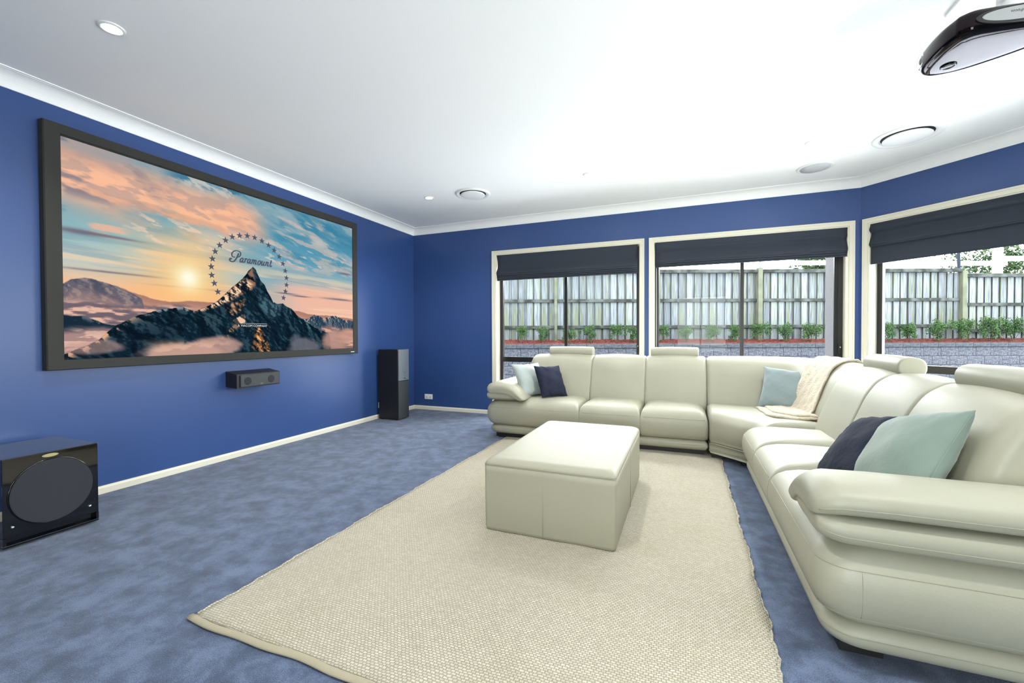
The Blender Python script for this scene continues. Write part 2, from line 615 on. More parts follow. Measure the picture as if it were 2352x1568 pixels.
# ------------------------------------------------------------------ windows
def make_window(n, fr, s0, s1, z0, z1, latch=True, split=True):
    """s0..s1, z0..z1: the opening; casing, jambs, black frame, panes."""
    g = empty('window_%d' % n, fr((s0 + s1) / 2, 0, z0), kind='structure')
    cw = .048
    for nm, a, b, c, d in (('architrave', s0 - cw, s0, z0 - cw, z1 + cw), ('architrave', s1, s1 + cw, z0 - cw, z1 + cw),
                           ('architrave', s0, s1, z1, z1 + cw), ('architrave', s0, s1, z0 - cw, z0)):
        bm = bmesh.new()
        bm_box(bm, a, b, 0, .014, c, d, fr)
        from_bm(nm, bm, M['trim'], g)
    # raised outer bead of the casing
    for a, b, c, d in ((s0 - cw, s0 - cw + .016, z0 - cw, z1 + cw), (s1 + cw - .016, s1 + cw, z0 - cw, z1 + cw), (s0 - cw + .016, s1 + cw - .016, z1 + cw - .016, z1 + cw)):
        box('casing_bead', a, b, .014, .020, c, d, M['trim'], g, fr)
    D0 = -.13
    for a, b, c, d in ((s0, s0 + .012, z0, z1), (s1 - .012, s1, z0, z1)):
        box('jamb', a, b, D0, .004, c, d, M['trim'], g, fr)
    box('jamb', s0 + .012, s1 - .012, D0, .004, z1 - .012, z1, M['trim'], g, fr)
    box('sill', s0 + .012, s1 - .012, D0, .03, z0, z0 + .02, M['trim'], g, fr, bev=.004)
    a, b, c, d = s0 + .012, s1 - .012, z0 + .02, z1 - .012
    mid = (a + b) / 2
    F0, F1 = D0 - .05, D0 + .0
    fw = .046
    box('frame_stile', a, a + fw, F0, F1, c, d, M['black_alu'], g, fr)
    box('frame_stile', b - fw, b, F0, F1, c, d, M['black_alu'], g, fr)
    box('frame_rail', a + fw, b - fw, F0, F1, d - fw, d, M['black_alu'], g, fr)
    box('frame_rail', a + fw, b - fw, F0, F1, c, c + fw, M['black_alu'], g, fr)
    box('transom', a + fw, b - fw, F0, F1, .73, .80, M['black_alu'], g, fr)
    if not split:
        mid = b - fw + .024
    for za, zb in (((.80, d - fw), (c + fw, .73)) if split else ()):
        box('mullion', mid - .019, mid + .019, F0 + .005, F1 - .005, za, zb, M['black_alu'], g, fr)
    # sliding sash: its own thin stiles on the right half
    for sa in ((b - fw - .03,) if split and n != 1 else ()):
        box('sash_stile', sa, sa + .03, F1 - .03, F1 - .006, .80, d - fw, M['black_alu'], g, fr)
    for pa, pb in (((a + fw, mid - .024), (mid + .024, b - fw)) if split else ((a + fw, b - fw),)):
        for pc, pd in ((.80, d - fw), (c + fw, .73)):
            box('pane', pa - .004, pb + .004, F0 + .022, F0 + .026, pc - .004, pd + .004, M['glass'], g, fr)
    if latch:
        bm = bmesh.new()
        bm_box(bm, b - fw + .002, b - fw + .034, F1, F1 + .022, .88, 1.0, fr, bev=.006)
        l = from_bm('latch', bm, M['plinth'], g)
        bm = bmesh.new()
        bm_box(bm, b - fw + .012, b - fw + .024, F1 + .022, F1 + .027, .955, .967, fr, bev=.002)
        o = from_bm('latch_button', bm, M['chrome'])
        o.parent = l
        o.matrix_parent_inverse = l.matrix_world.inverted()
    return g


make_window(1, FR_BACK, *W1, ZW0, ZW1)
make_window(2, FR_BACK, *W2, ZW0, ZW1)
make_window(3, FR_BAY, *W3, ZW0, ZW1, False, False)
make_window(4, FR_RIGHT, *W4, ZW0, ZW1)
make_window(5, FR_REAR, *W5_FILL, ZW0, ZW1)  # behind the camera, added for its fill light
box('pier', 1.53, 1.74, YB + .185, YB + .62, 0, 2.9, M['render'])['kind'] = 'structure'
COL.objects['pier'].name = 'wall_pier'


# ------------------------------------------------------------------ roman blinds
def blind(fr, s0, s1, body, folds, label):
    """body: [(n, z)] front face of the cloth from the head down; folds: stacked loops (n, z, depth, height)."""
    g = empty('roman_blind', fr((s0 + s1) / 2, 0, body[-1][1]), label, 'blind', 'roman blinds at the windows')
    pts = crom(body, 6)
    rng = random.Random(len(label))
    cols = 30
    rings = []
    for i in range(cols + 1):
        s = s0 + (s1 - s0) * i / cols
        wob = .0035 * math.sin(i * .9) + .002 * math.sin(i * 2.3 + 1)
        ring = [fr(s, n + wob * (k / len(pts)), z) for k, (n, z) in enumerate(pts)]
        ring += [fr(s, n - .006 + wob * (k / len(pts)), z) for k, (n, z) in reversed(list(enumerate(pts)))]
        rings.append(ring)
    loft('fabric', rings, M['blind'], g)
    for (n, z, dp, ht) in folds:
        rings = []
        for i in range(cols + 1):
            s = s0 + .004 + (s1 - s0 - .008) * i / cols
            wob = .002 * math.sin(i * 1.1 + z * 40)
            ring = []
            for k in range(14):
                a = 2 * math.pi * k / 14
                ring.append(fr(s, n + math.cos(a) * dp + wob, z + math.sin(a) * ht - .2 * dp * math.cos(a)))
            rings.append(ring)
        loft('fold', rings, M['blind'], g)
    box('head_rail', s0 + .01, s1 - .01, -.095, -.07, ZW1 - .045, ZW1 - .013, M['white_plastic'], g, fr)
    # cord
    p = [fr(s0 + .012, -.075, z) for z in (ZW1 - .05, 1.9, 1.3, .9)]
    tube('pull_cord', p, .0018, M['white_plastic'], g, seg=5)
    return g


top = ZW1 - .012
b1 = [(.003, ZW1 - .001), (-.010, top - .02), (-.026, top - .06), (-.038, top - .13), (-.028, top - .18), (.004, top - .225), (.016, top - .25), (.012, top - .264), (-.004, top - .285), (-.016, top - .315)]
f1 = [(.002, top - .276, .016, .013), (-.006, top - .298, .018, .012), (-.014, top - .319, .02, .012), (-.022, top - .340, .022, .012)]
blind(FR_BACK, W1[0] + .02, W1[1] - .03, b1, f1, 'dark roman blind over the window beside the blue corner wall, four stacked folds at hem')
b2 = [(.003, ZW1 - .001), (-.006, top - .02), (-.012, top - .05), (-.006, top - .08), (-.030, top - .115), (-.026, top - .14), (.006, top - .20), (.014, top - .225), (.010, top - .238), (-.006, top - .26), (-.018, top - .275)]
f2 = [(.000, top - .248, .016, .012), (-.010, top - .269, .018, .012), (-.020, top - .289, .02, .012)]
blind(FR_BACK, W2[0] + .022, W2[1] - .012, b2, f2, 'dark roman blind over the window with the rendered pier outside')
b3 = [(.003, ZW1 - .001), (-.006, top - .012), (.004, top - .03), (.016, top - .055), (.006, top - .075), (-.020, top - .092), (-.018, top - .12), (.004, top - .17), (.018, top - .205), (.010, top - .22), (-.016, top - .225), (-.018, top - .30), (-.018, top - .405)]
blind(FR_BAY, W3[0] + .012, W3[1] - .012, b3, [(.000, top - .222, .014, .010)], 'dark roman blind hanging lower in the angled bay window, flat flap below one fold')


# ------------------------------------------------------------------ outside: paving, block wall, garden bed, fence
def ext(a, b, z):
    """outside frame: a to the right along the fence, b away from the house"""
    return (.9272 * a - .3746 * b, .3746 * a + .9272 * b, z)


A0, A1 = -3.2, 14.2
tag(box('ground', -30, 30, 4, 34, -.12, -.02, M['concrete'], fr=IDF), kind='structure')
rng = random.Random(4)
BW, BH, WB = .40, .20, 9.8
gw = empty('retaining_wall', ext(5.5, WB, 0), 'grey split face block retaining wall with capping blocks below the shrubs', 'wall')


def block_mesh(name, L, hgt, dep, seed, rough):
    r = random.Random(seed)
    nx, nz = 6, 4
    g_ = .004
    vs_, fs = [], []
    for j in range(nz + 1):
        for i in range(nx + 1):
            e = 0 if (i in (0, nx) or j in (0, nz)) else r.uniform(0, rough)
            vs_.append((g_ + (L - 2 * g_) * i / nx, -e, g_ + (hgt - 2 * g_) * j / nz))
    for j in range(nz):
        for i in range(nx):
            a = j * (nx + 1) + i
            fs.append((a, a + 1, a + nx + 2, a + nx + 1))
    k = len(vs_)
    c = [0, nx, (nx + 1) * nz + nx, (nx + 1) * nz]
    for q in c:
        v = vs_[q]
        vs_.append((v[0], dep, v[2]))
    fs.append((k, k + 1, k + 2, k + 3))
    for q in range(4):
        fs.append((c[q], c[(q + 1) % 4], k + (q + 1) % 4, k + q))
    bm = bmesh.new()
    bv = [bm.verts.new(v) for v in vs_]
    for f in fs:
        bm.faces.new([bv[i] for i in f])
    # fill the boundary where the front grid edge has more vertices than the side
    bmesh.ops.recalc_face_normals(bm, faces=bm.faces)
    me = bpy.data.meshes.new(name)
    bm.to_mesh(me)
    bm.free()
    return me


ROT = math.atan2(.3746, .9272)
bmesh_list = [block_mesh('block', BW, BH, .2, s, .018) for s in range(5)]
for me in bmesh_list:
    me.materials.append(M['block'])
cap_list = [block_mesh('cap_block', BW, .10, .26, s + 20, .008) for s in range(3)]
for me in cap_list:
    me.materials.append(M['block_cap'])


def place(name, me, loc, parent, sx=1.0, rz=ROT, tilt=0.0, sz=1.0):
    o = bpy.data.objects.new(name, me)
    COL.objects.link(o)
    o.parent = parent
    o.matrix_parent_inverse = Matrix.Translation(-parent.location)
    o.location = loc
    o.rotation_euler = (0, tilt, rz)
    o.scale = (sx, 1, sz)
    return o


nb = int((A1 - A0) / BW)
for row in range(4):
    off = BW / 2 if row % 2 else 0.0
    for i in range(nb):
        a = A0 + off + i * BW
        place('block', rng.choice(bmesh_list), ext(a, WB + rng.uniform(-.002, .002), row * BH), gw)
for i in range(nb):
    place('cap_block', rng.choice(cap_list), ext(A0 + .1 + i * BW, WB - .035, 4 * BH), gw)

# garden bed: sloping mulch between wall and fence
bm = bmesh.new()
NU, NV = 180, 10
grid = []
for i in range(NU + 1):
    for j in range(NV + 1):
        grid.append(bm.verts.new(ext(A0 + (A1 - A0) * i / NU, WB + .12 + .75 * j / NV, .885 + .13 * j / NV + rng.uniform(-.018, .018))))
for i in range(NU):
    for j in range(NV):
        a = i * (NV + 1) + j
        bm.faces.new([grid[a], grid[a + 1], grid[a + NV + 2], grid[a + NV + 1]])
tag(from_bm('mulch', bm, M['mulch']), 'red bark mulch in the bed behind the block wall', 'mulch', kind='stuff')
tag(box('garden_soil', A0, A1, WB + .2, WB + 4.2, 0, .86, M['mulch'], fr=ext), kind='structure')

# fence
FB = 10.5
gf = empty('paling_fence', ext(5.5, FB, .95), 'weathered grey timber paling fence with rails and posts', 'fence')


def paling_mesh(name, wd, hgt, th):
    bm = bmesh.new()
    bm_box(bm, 0, wd, 0, th, 0, hgt, bev=.002, seg=1)
    bmesh.ops.recalc_face_normals(bm, faces=bm.faces)
    me = bpy.data.meshes.new(name)
    bm.to_mesh(me)
    bm.free()
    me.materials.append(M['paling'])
    return me


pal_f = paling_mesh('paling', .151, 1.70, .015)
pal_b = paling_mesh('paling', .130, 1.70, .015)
per = .187
npal = int((A1 - A0) / per)


def fence_drop(a):
    return 0.0 if a < 10.55 else -.075 - .03 * (a - 10.55)


for i in range(npal):
    a = A0 + i * per
    dz = fence_drop(a)
    place('paling', pal_f, ext(a + rng.uniform(-.008, .008), FB + .018, .97 + dz + rng.uniform(-.012, .012)), gf, rng.uniform(.95, 1.04), tilt=rng.uniform(-.006, .006))
    place('paling', pal_b, ext(a + .105 + rng.uniform(-.008, .008), FB + .050, .97 + dz + rng.uniform(-.012, .012)), gf, tilt=rng.uniform(-.006, .006))
post_u = [1276, 1508, 1742, 1975, 2207, 2440]
post_a = [(u - 1176) / FPX * FB for u in post_u]
pa = [A0] + post_a + [A1]
for k in range(len(pa) - 1):
    for z, h, dp in ((2.60, .085, .09), (1.90, .075, .045), (1.26, .075, .045)):
        z = z + fence_drop((pa[k] + pa[k + 1]) / 2)
        bm = bmesh.new()
        bm_box(bm, pa[k] + .04, pa[k + 1] - .04, FB + .018 - dp, FB + .018, z, z + h, ext, bev=.004, seg=1)
        from_bm('top_rail' if z > 2.4 else 'rail', bm, M['rail'], gf)
for k, a in enumerate(post_a):
    hw = .034 if k == 0 else .055
    box('post', a - hw, a + hw, FB - .09, FB + .01, .5, 2.72 + fence_drop(a + .1), M['post'], gf, ext, bev=.006)


# shrubs
def leaf_ball(name, n, rx, ry, rz, zc, lsize, seed, m, gap=.35):
    r = random.Random(seed)
    vs_, fs = [], []
    clumps = [(r.gauss(0, .42) * rx, r.gauss(0, .42) * ry, r.uniform(-.85, .9) * rz, r.uniform(.3, .5)) for _ in range(16)]
    for _ in range(n):
        c = r.choice(clumps)
        d = Vector((r.gauss(0, 1), r.gauss(0, 1), r.gauss(0, 1))).normalized() * (r.random() ** .45) * c[3]
        p = Vector((c[0] + d.x * rx, c[1] + d.y * ry, zc + c[2] * .8 + d.z * rz))
        t = Vector((r.gauss(0, 1), r.gauss(0, 1), r.gauss(.5, .8))).normalized()
        u = t.cross(Vector((r.gauss(0, 1), r.gauss(0, 1), r.gauss(0, 1)))).normalized()
        L = lsize * r.uniform(.7, 1.3)
        nrm = t.cross(u) * L * .12
        k = len(vs_)
        vs_ += [tuple(p), tuple(p + t * L * .5 + u * L * .28 + nrm), tuple(p + t * L), tuple(p + t * L * .5 - u * L * .28 + nrm)]
        fs.append((k, k + 1, k + 2, k + 3))
    me = bpy.data.meshes.new(name)
    me.from_pydata(vs_, [], fs)
    me.materials.append(m)
    return me


shrub_m = [leaf_ball('foliage', 1900, .185, .17, .20, .235, .026, s, M['leaf']) for s in range(4)]
stem_me = []
for s in range(2):
    r = random.Random(s + 50)
    bm = bmesh.new()
    for k in range(4):
        a = r.uniform(0, 6.28)
        p0, p1 = Vector((0, 0, 0)), Vector((math.cos(a) * .07, math.sin(a) * .07, r.uniform(.14, .22)))
        for q in range(5):
            pass
        vs_ = []
        for p, rad in ((p0, .006), (p1, .003)):
            vs_.append([bm.verts.new(p + Vector((math.cos(t * 1.2566) * rad, math.sin(t * 1.2566) * rad, 0))) for t in range(5)])
        for t in range(5):
            bm.faces.new([vs_[0][t], vs_[0][(t + 1) % 5], vs_[1][(t + 1) % 5], vs_[1][t]])
    me = bpy.data.meshes.new('stem')
    bm.to_mesh(me)
    bm.free()
    me.materials.append(M['stem'])
    stem_me.append(me)
ORD = ['first', 'second', 'third', 'fourth', 'fifth', 'sixth', 'seventh']
shrubs = [(1197, 1, 'small shrub in red mulch by the window jamb at the blue corner wall'), (1248, 1, 'small shrub in red mulch beside the mossy fence post, on the corner wall side'),
          (1308, .95, 'small shrub behind the black mullion of the corner side window'), (1357, 1, 'small shrub next to the one behind the corner side window mullion'),
          (1415, 1.1, 'bushier small shrub behind the corner side window, second from its latch'), (1458, 1, 'small shrub behind the corner side window, beside its latch')]
shrubs += [(u, s, ORD[k] + ' shrub from the rendered pier, in the red mulch') for k, (u, s) in enumerate(((1865, 1.2), (1807, 1.1), (1748, 1.15), (1692, 1.05), (1638, 1.1), (1576, .95), (1522, 1.05)))]
shrubs += [(2040, 1.15, 'leafy shrub behind the bay window frame, first of its row'), (2092, 1.2, 'second shrub from the bay window frame, behind the block wall'),
           (2155, 1.25, 'third shrub from the bay window frame, behind the block wall'), (2218, 1.3, 'full shrub below the dark leaning pole, behind the block wall'),
           (2275, 1.45, 'dense dark shrub next past the leaning pole, behind the block wall'), (2328, 1.5, 'second dense shrub past the leaning pole'), (2392, 1.4, 'third dense shrub past the leaning pole')]
for i, (u, s, lab) in enumerate(shrubs):
    b_ = WB + .34
    a = (u - 1176) / FPX * b_
    g = empty('garden_shrub', ext(a, b_, .90), lab, 'shrub', 'row of shrubs behind the block wall')
    for nm, me in (('foliage', shrub_m[i % 4]), ('stem', stem_me[i % 2])):
        o = bpy.data.objects.new(nm, me)
        COL.objects.link(o)
        o.parent = g
    g.rotation_euler = (0, 0, i * 1.7)
    g.scale = (s * .88, s * .88, s * .98)

# neighbour's trellis rails, poles and trees beyond the fence
NB = 12.2


def nb_a(u, b=NB):
    return (u - 1176) / FPX * b


for (u0, u1, z, h, lab) in ((1780, 1960, 3.06, .13, 'white timber rail beyond the fence beside the pier window'),
                            (2030, 2312, 3.03, .13, 'long white timber rail beyond the fence outside the bay window'),
                            (2290, 2480, 3.15, .13, 'higher white timber rail lapping over the long rail beyond the fence')):
    g = empty('garden_rail', ext(nb_a((u0 + u1) / 2), NB, 1.0), lab, 'rail')
    box('board', nb_a(u0), nb_a(u1), NB - (.10 if z > 3.1 else 0), NB + (-.02 if z > 3.1 else .03), z, z + h, M['white_rail'], g, ext)
    for uu in (u0 + 12, u1 - 12):
        box('post', nb_a(uu) - .06, nb_a(uu) + .06, NB + (.135 if z > 3.1 else .031), NB + (.235 if z > 3.1 else .13), .6, 3.75 if uu > 2290 else z + .12 + .0, M['white_rail'], g, ext)
tag(tube('steel_pole', [ext(nb_a(1745, 10.75), 10.75, .6), ext(nb_a(1745, 10.75), 10.75, 3.3)], .022, M['steel']), 'thin grey steel pole rising behind the paling fence', 'pole')
tag(tube('clothes_pole', [ext(nb_a(2207, 10.75), 10.75, .6), ext(nb_a(2199, 10.75), 10.75, 3.3)], .035, M['pole']), 'dark leaning pole rising behind the fence outside bay window', 'pole')
for i, (u, b_, zc, rx, rz, n, lab) in enumerate((
        (1850, 14.5, 3.6, 1.0, 1.3, 3600, 'dark green hedge tree beyond the fence beside the pier window'),
        (2290, 15.0, 3.9, 1.7, 1.5, 5200, 'leafy tree beyond the fence outside the bay window'),
        (2760, 15.5, 3.4, 1.3, 1.4, 3200, 'dark bushy tree behind the higher white rail'))):
    g = empty('garden_tree', ext(nb_a(u, b_), b_, .5), lab, 'tree')
    me = leaf_ball('foliage', n, rx * 1.1, rx, rz, zc - .5, .12, 70 + i, M['tree_leaf'])
    o = bpy.data.objects.new('foliage', me)
    COL.objects.link(o)
    o.parent = g
    t = tube('trunk', [(0, 0, 0), (.05, 0, 1.4), (0, .1, zc - .3)], .09, M['stem'])
    t.parent = g


# ------------------------------------------------------------------ rug
RX0, RX1, RY0, RY1 = -1.785, .292, 1.062, 4.50


def make_rug():
    g = empty('area_rug', (-.75, 2.8, 0), 'cream chunky woven wool rug under the ottoman, bound edge', 'rug')
    NX, NY = 70, 120
    r = random.Random(9)

    def h(x, y):
        return .011 + .0016 * math.sin(x * 9 + y * 3) * math.sin(y * 7) + .0010 * math.sin(x * 23 + 1)
    vs_, fs = [], []
    for j in range(NY + 1):
        for i in range(NX + 1):
            x = RX0 + (RX1 - RX0) * i / NX
            y = RY0 + .014 + (RY1 - RY0 - .014) * j / NY
            ex = .005 * math.sin(y * 11) + .003 * math.sin(y * 31) if i in (0, NX) else 0
            vs_.append((x + ex, y, h(x, y)))
    for j in range(NY):
        for i in range(NX):
            a = j * (NX + 1) + i
            fs.append((a, a + 1, a + NX + 2, a + NX + 1))
    # skirt to the floor
    loop = [i for i in range(NX + 1)] + [j * (NX + 1) + NX for j in range(1, NY + 1)] + \
           [NY * (NX + 1) + i for i in range(NX - 1, -1, -1)] + [j * (NX + 1) for j in range(NY - 1, 0, -1)]
    k = len(vs_)
    for q in loop:
        vs_.append((vs_[q][0], vs_[q][1], .0005))
    for q in range(len(loop)):
        fs.append((loop[q], loop[(q + 1) % len(loop)], k + (q + 1) % len(loop), k + q))
    pydata('weave', vs_, fs, M['rug'], g, smooth=True)
    # twill binding on the near edge, slightly wavy
    rings = []
    for i in range(61):
        x = RX0 - .012 + (RX1 - RX0 + .02) * i / 60
        wv = .004 * math.sin(x * 9) + .003 * math.sin(x * 21 + 2)
        rings.append([(x, RY0 + .004 + wv + .015 * math.cos(t), max(.001, .0072 + .0072 * math.sin(t))) for t in [2 * math.pi * k_ / 10 for k_ in range(10)]])
    loft('binding', rings, M['binding'], g)
    # loose wisps of wool along the long edges: small side loops
    for sx in (RX0, RX1):
        pts = []
        rng_ = random.Random(int(sx * 10))
        for i in range(150):
            y = RY0 + .03 + (RY1 - RY0 - .03) * i / 149
            pts.append((sx + .003 * math.sin(i * 2.1) + rng_.uniform(-.002, .002) + .005 * math.sin(y * 11) + .003 * math.sin(y * 31), y, .0065))
        tube('selvedge', pts, .0065, M['rug'], g, seg=6)
    return g


make_rug()


# ------------------------------------------------------------------ ottoman
def make_ottoman():
    x0, x1, y0, y1, z0, z1 = -1.05, -.318, 2.168, 3.36, .013, .425
    g = empty('ottoman', ((x0 + x1) / 2, (y0 + y1) / 2, z0), 'large cream leather box ottoman standing on the rug', 'ottoman')
    rings = []
    N = 14

    def ring(ins, z, r, puff):
        pts = []
        a0, a1, b0, b1 = x0 + ins, x1 - ins, y0 + ins, y1 - ins
        for cx, cy, st in ((a1 - r, b1 - r, 0), (a0 + r, b1 - r, 1), (a0 + r, b0 + r, 2), (a1 - r, b0 + r, 3)):
            for k in range(7):
                a = st * H90 + H90 * k / 6
                pts.append((cx + r * math.cos(a), cy + r * math.sin(a), z))
        return pts
    body = [ring(.008, z0, .018, 0), ring(.002, z0 + .02, .022, 0), ring(.0, .2, .022, 0), ring(.0, .34, .022, 0), ring(.0004, .377, .022, 0), ring(.012, .380, .03, 0)]
    loft('body', body, M['leather_ott'], g)
    topr = []
    for k in range(9):
        a = H90 * k / 8
        topr.append(ring(.0005 + .05 * (1 - math.cos(a)), .378 + .037 * math.sin(a), .022 + .03 * (1 - math.cos(a)), 0))
    topr.append(ring(.10, .419, .03, 0))
    topr.append(ring(.17, .422, .03, 0))
    topr.append(ring(.26, .4235, .03, 0))
    loft('top_cushion', topr, M['leather_ott'], g)
    p = ring(-.0002, .3785, .022, 0)
    tube('seam', p, .0014, M['seam'], g, seg=6, closed=True)
    for pts in ([((x0 + x1) / 2 - .02, y0 - .0006, z) for z in (.02, .2, .377)], [((x0 + x1) / 2 - .02, y1 + .0006, z) for z in (.02, .2, .377)],
                [(x1 + .0006, (y0 + y1) / 2, z) for z in (.02, .2, .377)], [(x0 - .0006, (y0 + y1) / 2, z) for z in (.02, .2, .377)]):
        tube('seam', pts, .0014, M['seam'], g, seg=5)
    return g


make_ottoman()

# ------------------------------------------------------------------ sofa
SEAT = [(.075, .140), (.020, .175), (.000, .235), (.000, .290), (.012, .345), (.055, .395), (.13, .424), (.26, .436), (.40, .432), (.53, .415), (.60, .36), (.60, .140)]
BACK = [(.50, .30), (.475, .40), (.50, .50), (.545, .62), (.59, .73), (.645, .815), (.72, .866), (.80, .874), (.87, .845), (.92, .77), (.955, .62), (.97, .40), (.97, .14), (.62, .14)]
BASE = [(.072, .052), (.040, .066), (.030, .095), (.040, .128), (.075, .146), (.94, .146), (.955, .10), (.94, .052)]


def smooth_prof(P, k=4):
    P = [np.array(p) for p in P]
    n = len(P)
    out = []
    for i in range(n):
        p0, p1, p2, p3 = P[i - 1], P[i], P[(i + 1) % n], P[(i + 2) % n]
        for j in range(k):
            t = j / k
            # gentle (low-tension) spline
            m1, m2 = (p2 - p0) * .42, (p3 - p1) * .42
            out.append(((2 * t ** 3 - 3 * t * t + 1) * p1 + (t ** 3 - 2 * t * t + t) * m1 + (-2 * t ** 3 + 3 * t * t) * p2 + (t ** 3 - t * t) * m2))
    return [(float(a), float(b)) for a, b in out]


SEATP, BACKP, BASEP = smooth_prof(SEAT), smooth_prof(BACK), smooth_prof(BASE)


def shrink(P, ins, keep_floor=None):
    d = [p[0] for p in P]
    z = [p[1] for p in P]
    cd_, cz = (min(d) + max(d)) / 2, (min(z) + max(z)) / 2
    hd, hz = (max(d) - min(d)) / 2, (max(z) - min(z)) / 2
    fd, fz = max(.05, 1 - ins / hd), max(.05, 1 - ins / hz)
    return [(cd_ + (a - cd_) * fd, cz + (b - cz) * fz) for a, b in P]


def puff(name, P, s0, s1, mp, m, parent, r0=.03, r1=.03, mid=6, crown=0.0):
    """loft profile P from s0 to s1 with rounded ends; crown swells the middle a little"""
    secs = []
    for k in range(6):
        a = H90 * k / 5
        secs.append((s0 + r0 * (1 - math.cos(H90 - a)) if False else s0 + r0 * (1 - math.cos(a)) * 0 + r0 * (1 - math.sin(H90 - a)), r0 * (1 - math.sin(a))))
    # s runs 0 -> r0 while inset runs r0 -> 0 along a quarter circle
    secs = [(s0 + r0 * (1 - math.cos(H90 * k / 5)), r0 * (1 - math.sin(H90 * k / 5))) for k in range(6)]
    for k in range(1, mid):
        t = k / mid
        secs.append((s0 + r0 + (s1 - r1 - s0 - r0) * t, -crown * math.sin(math.pi * t)))
    secs += [(s1 - r1 * (1 - math.cos(H90 * k / 5)), r1 * (1 - math.sin(H90 * k / 5))) for k in range(5, -1, -1)]
    rings = [[mp(s, d, z) for d, z in shrink(P, ins)] for s, ins in secs]
    return loft(name, rings, m, parent)


def plan_ring(mp, a0, a1, b0, b1, z, radii):
    """rounded rectangle in (s, d); radii: far-back, near-back, near-front, far-front corner"""
    pts = []
    for cs, cd_, st, r in ((a1, b1, 0, radii[0]), (a0, b1, 1, radii[1]), (a0, b0, 2, radii[2]), (a1, b0, 3, radii[3])):
        r = max(.001, min(r, (a1 - a0) / 2.05, (b1 - b0) / 2.05))
        ox = cs - r if st in (0, 3) else cs + r
        oy = cd_ - r if st in (0, 1) else cd_ + r
        for k in range(9):
            a = st * H90 + H90 * k / 8
            pts.append(mp(ox + r * math.cos(a), oy + r * math.sin(a), z))
    return pts


SEAT_LV = [(.142, .066, .006), (.155, .042, .003), (.172, .024, .001), (.200, .009, 0), (.240, .001, -.002), (.285, .000, -.002), (.320, .006, -.001), (.350, .019, .003), (.376, .040, .010),
           (.396, .068, .020), (.411, .105, .036), (.422, .150, .060), (.430, .20, .10), (.434, .25, .15)]


def seat_block(mp, parent, s0, s1, outer, last):
    """seat with its front panel; outer: this end is the free rounded end under the arm"""
    rings = []
    d1 = .95 if outer else .60
    for z, fi, ii in SEAT_LV:
        oi = fi * .85 if outer else ii
        li = ii if not last else ii + .004 + .35 * fi * (z > .3)
        rings.append(plan_ring(mp, s0 + min(oi, .3), s1 - min(li, .22), fi, d1 - min(fi * .5, .06), z,
                               (.02, .05, (.095 if outer else .012 + ii), (.012 + ii) if not last else .045)))
    return loft('seat', rings, M['leather'], parent)


def prof_at(P, lo, hi, z, front=True):
    """first profile point with height near z on the front side"""
    best = min((p for p in P if lo <= p[0] <= hi), key=lambda p: abs(p[1] - z))
    return best


def arm(mp, parent, D1=.93):
    """upper and lower arm pads; outer side at s = 0"""
    UP = smooth_prof([(.010, .545), (.026, .578), (.085, .602), (.17, .609), (.26, .596), (.345, .553), (.415, .487), (.452, .430), (.40, .415), (.335, .448), (.28, .484), (.18, .503), (.08, .499), (.022, .512)], 3)
    LO = smooth_prof([(.008, .436), (.010, .468), (.032, .490), (.09, .498), (.19, .503), (.30, .488), (.375, .43), (.30, .405), (.18, .402), (.07, .402), (.024, .411)], 3)
    res = []
    for nm, P, d0, d1, tip in (('arm_pad', UP, -.006, D1, .08), ('lower_arm_pad', LO, .004, D1, .085)):
        secs = [(d0 + tip * (1 - math.cos(H90 * k / 7)), .62 * (1 - math.sin(H90 * k / 7) ** .8)) for k in range(8)]
        secs += [(d0 + tip + (d1 - .05 - d0 - tip) * k / 6, 0) for k in range(1, 7)]
        secs += [(d1 - .05 + .05 * math.sin(H90 * k / 4), .5 * (1 - math.cos(H90 * k / 4))) for k in range(1, 5)]
        cs, cz = sum(p[0] for p in P) / len(P), sum(p[1] for p in P) / len(P)
        rings = []
        for d, f in secs:
            dip = (-.022 if nm == 'arm_pad' else .016) * max(0, 1 - (d - d0) / .14) ** 2
            rings.append([mp(cs + (a - cs) * (1 - .45 * f), d, cz + (b - cz) * (1 - f) + dip) for a, b in P])
        o = loft(nm, rings, M['leather'], parent)
        # stitched seam along the outer side
        zi = .528 if nm == 'arm_pad' else .438
        j = min(range(len(P)), key=lambda q: abs(P[q][1] - zi) + (0 if P[q][0] < .1 else 9))
        pts = []
        for d, f in secs[3:14]:
            a, b = P[j]
            dip = (-.022 if nm == 'arm_pad' else .016) * max(0, 1 - (d - d0) / .14) ** 2
            pts.append(mp(cs + (a - cs) * (1 - .45 * f), d, cz + (b - cz) * (1 - f) + dip))
        sm = tube('seam', pts, .0018, M['seam'])
        sm.parent = o
        sm.matrix_parent_inverse = o.matrix_world.inverted()
        res.append(o)
    return res


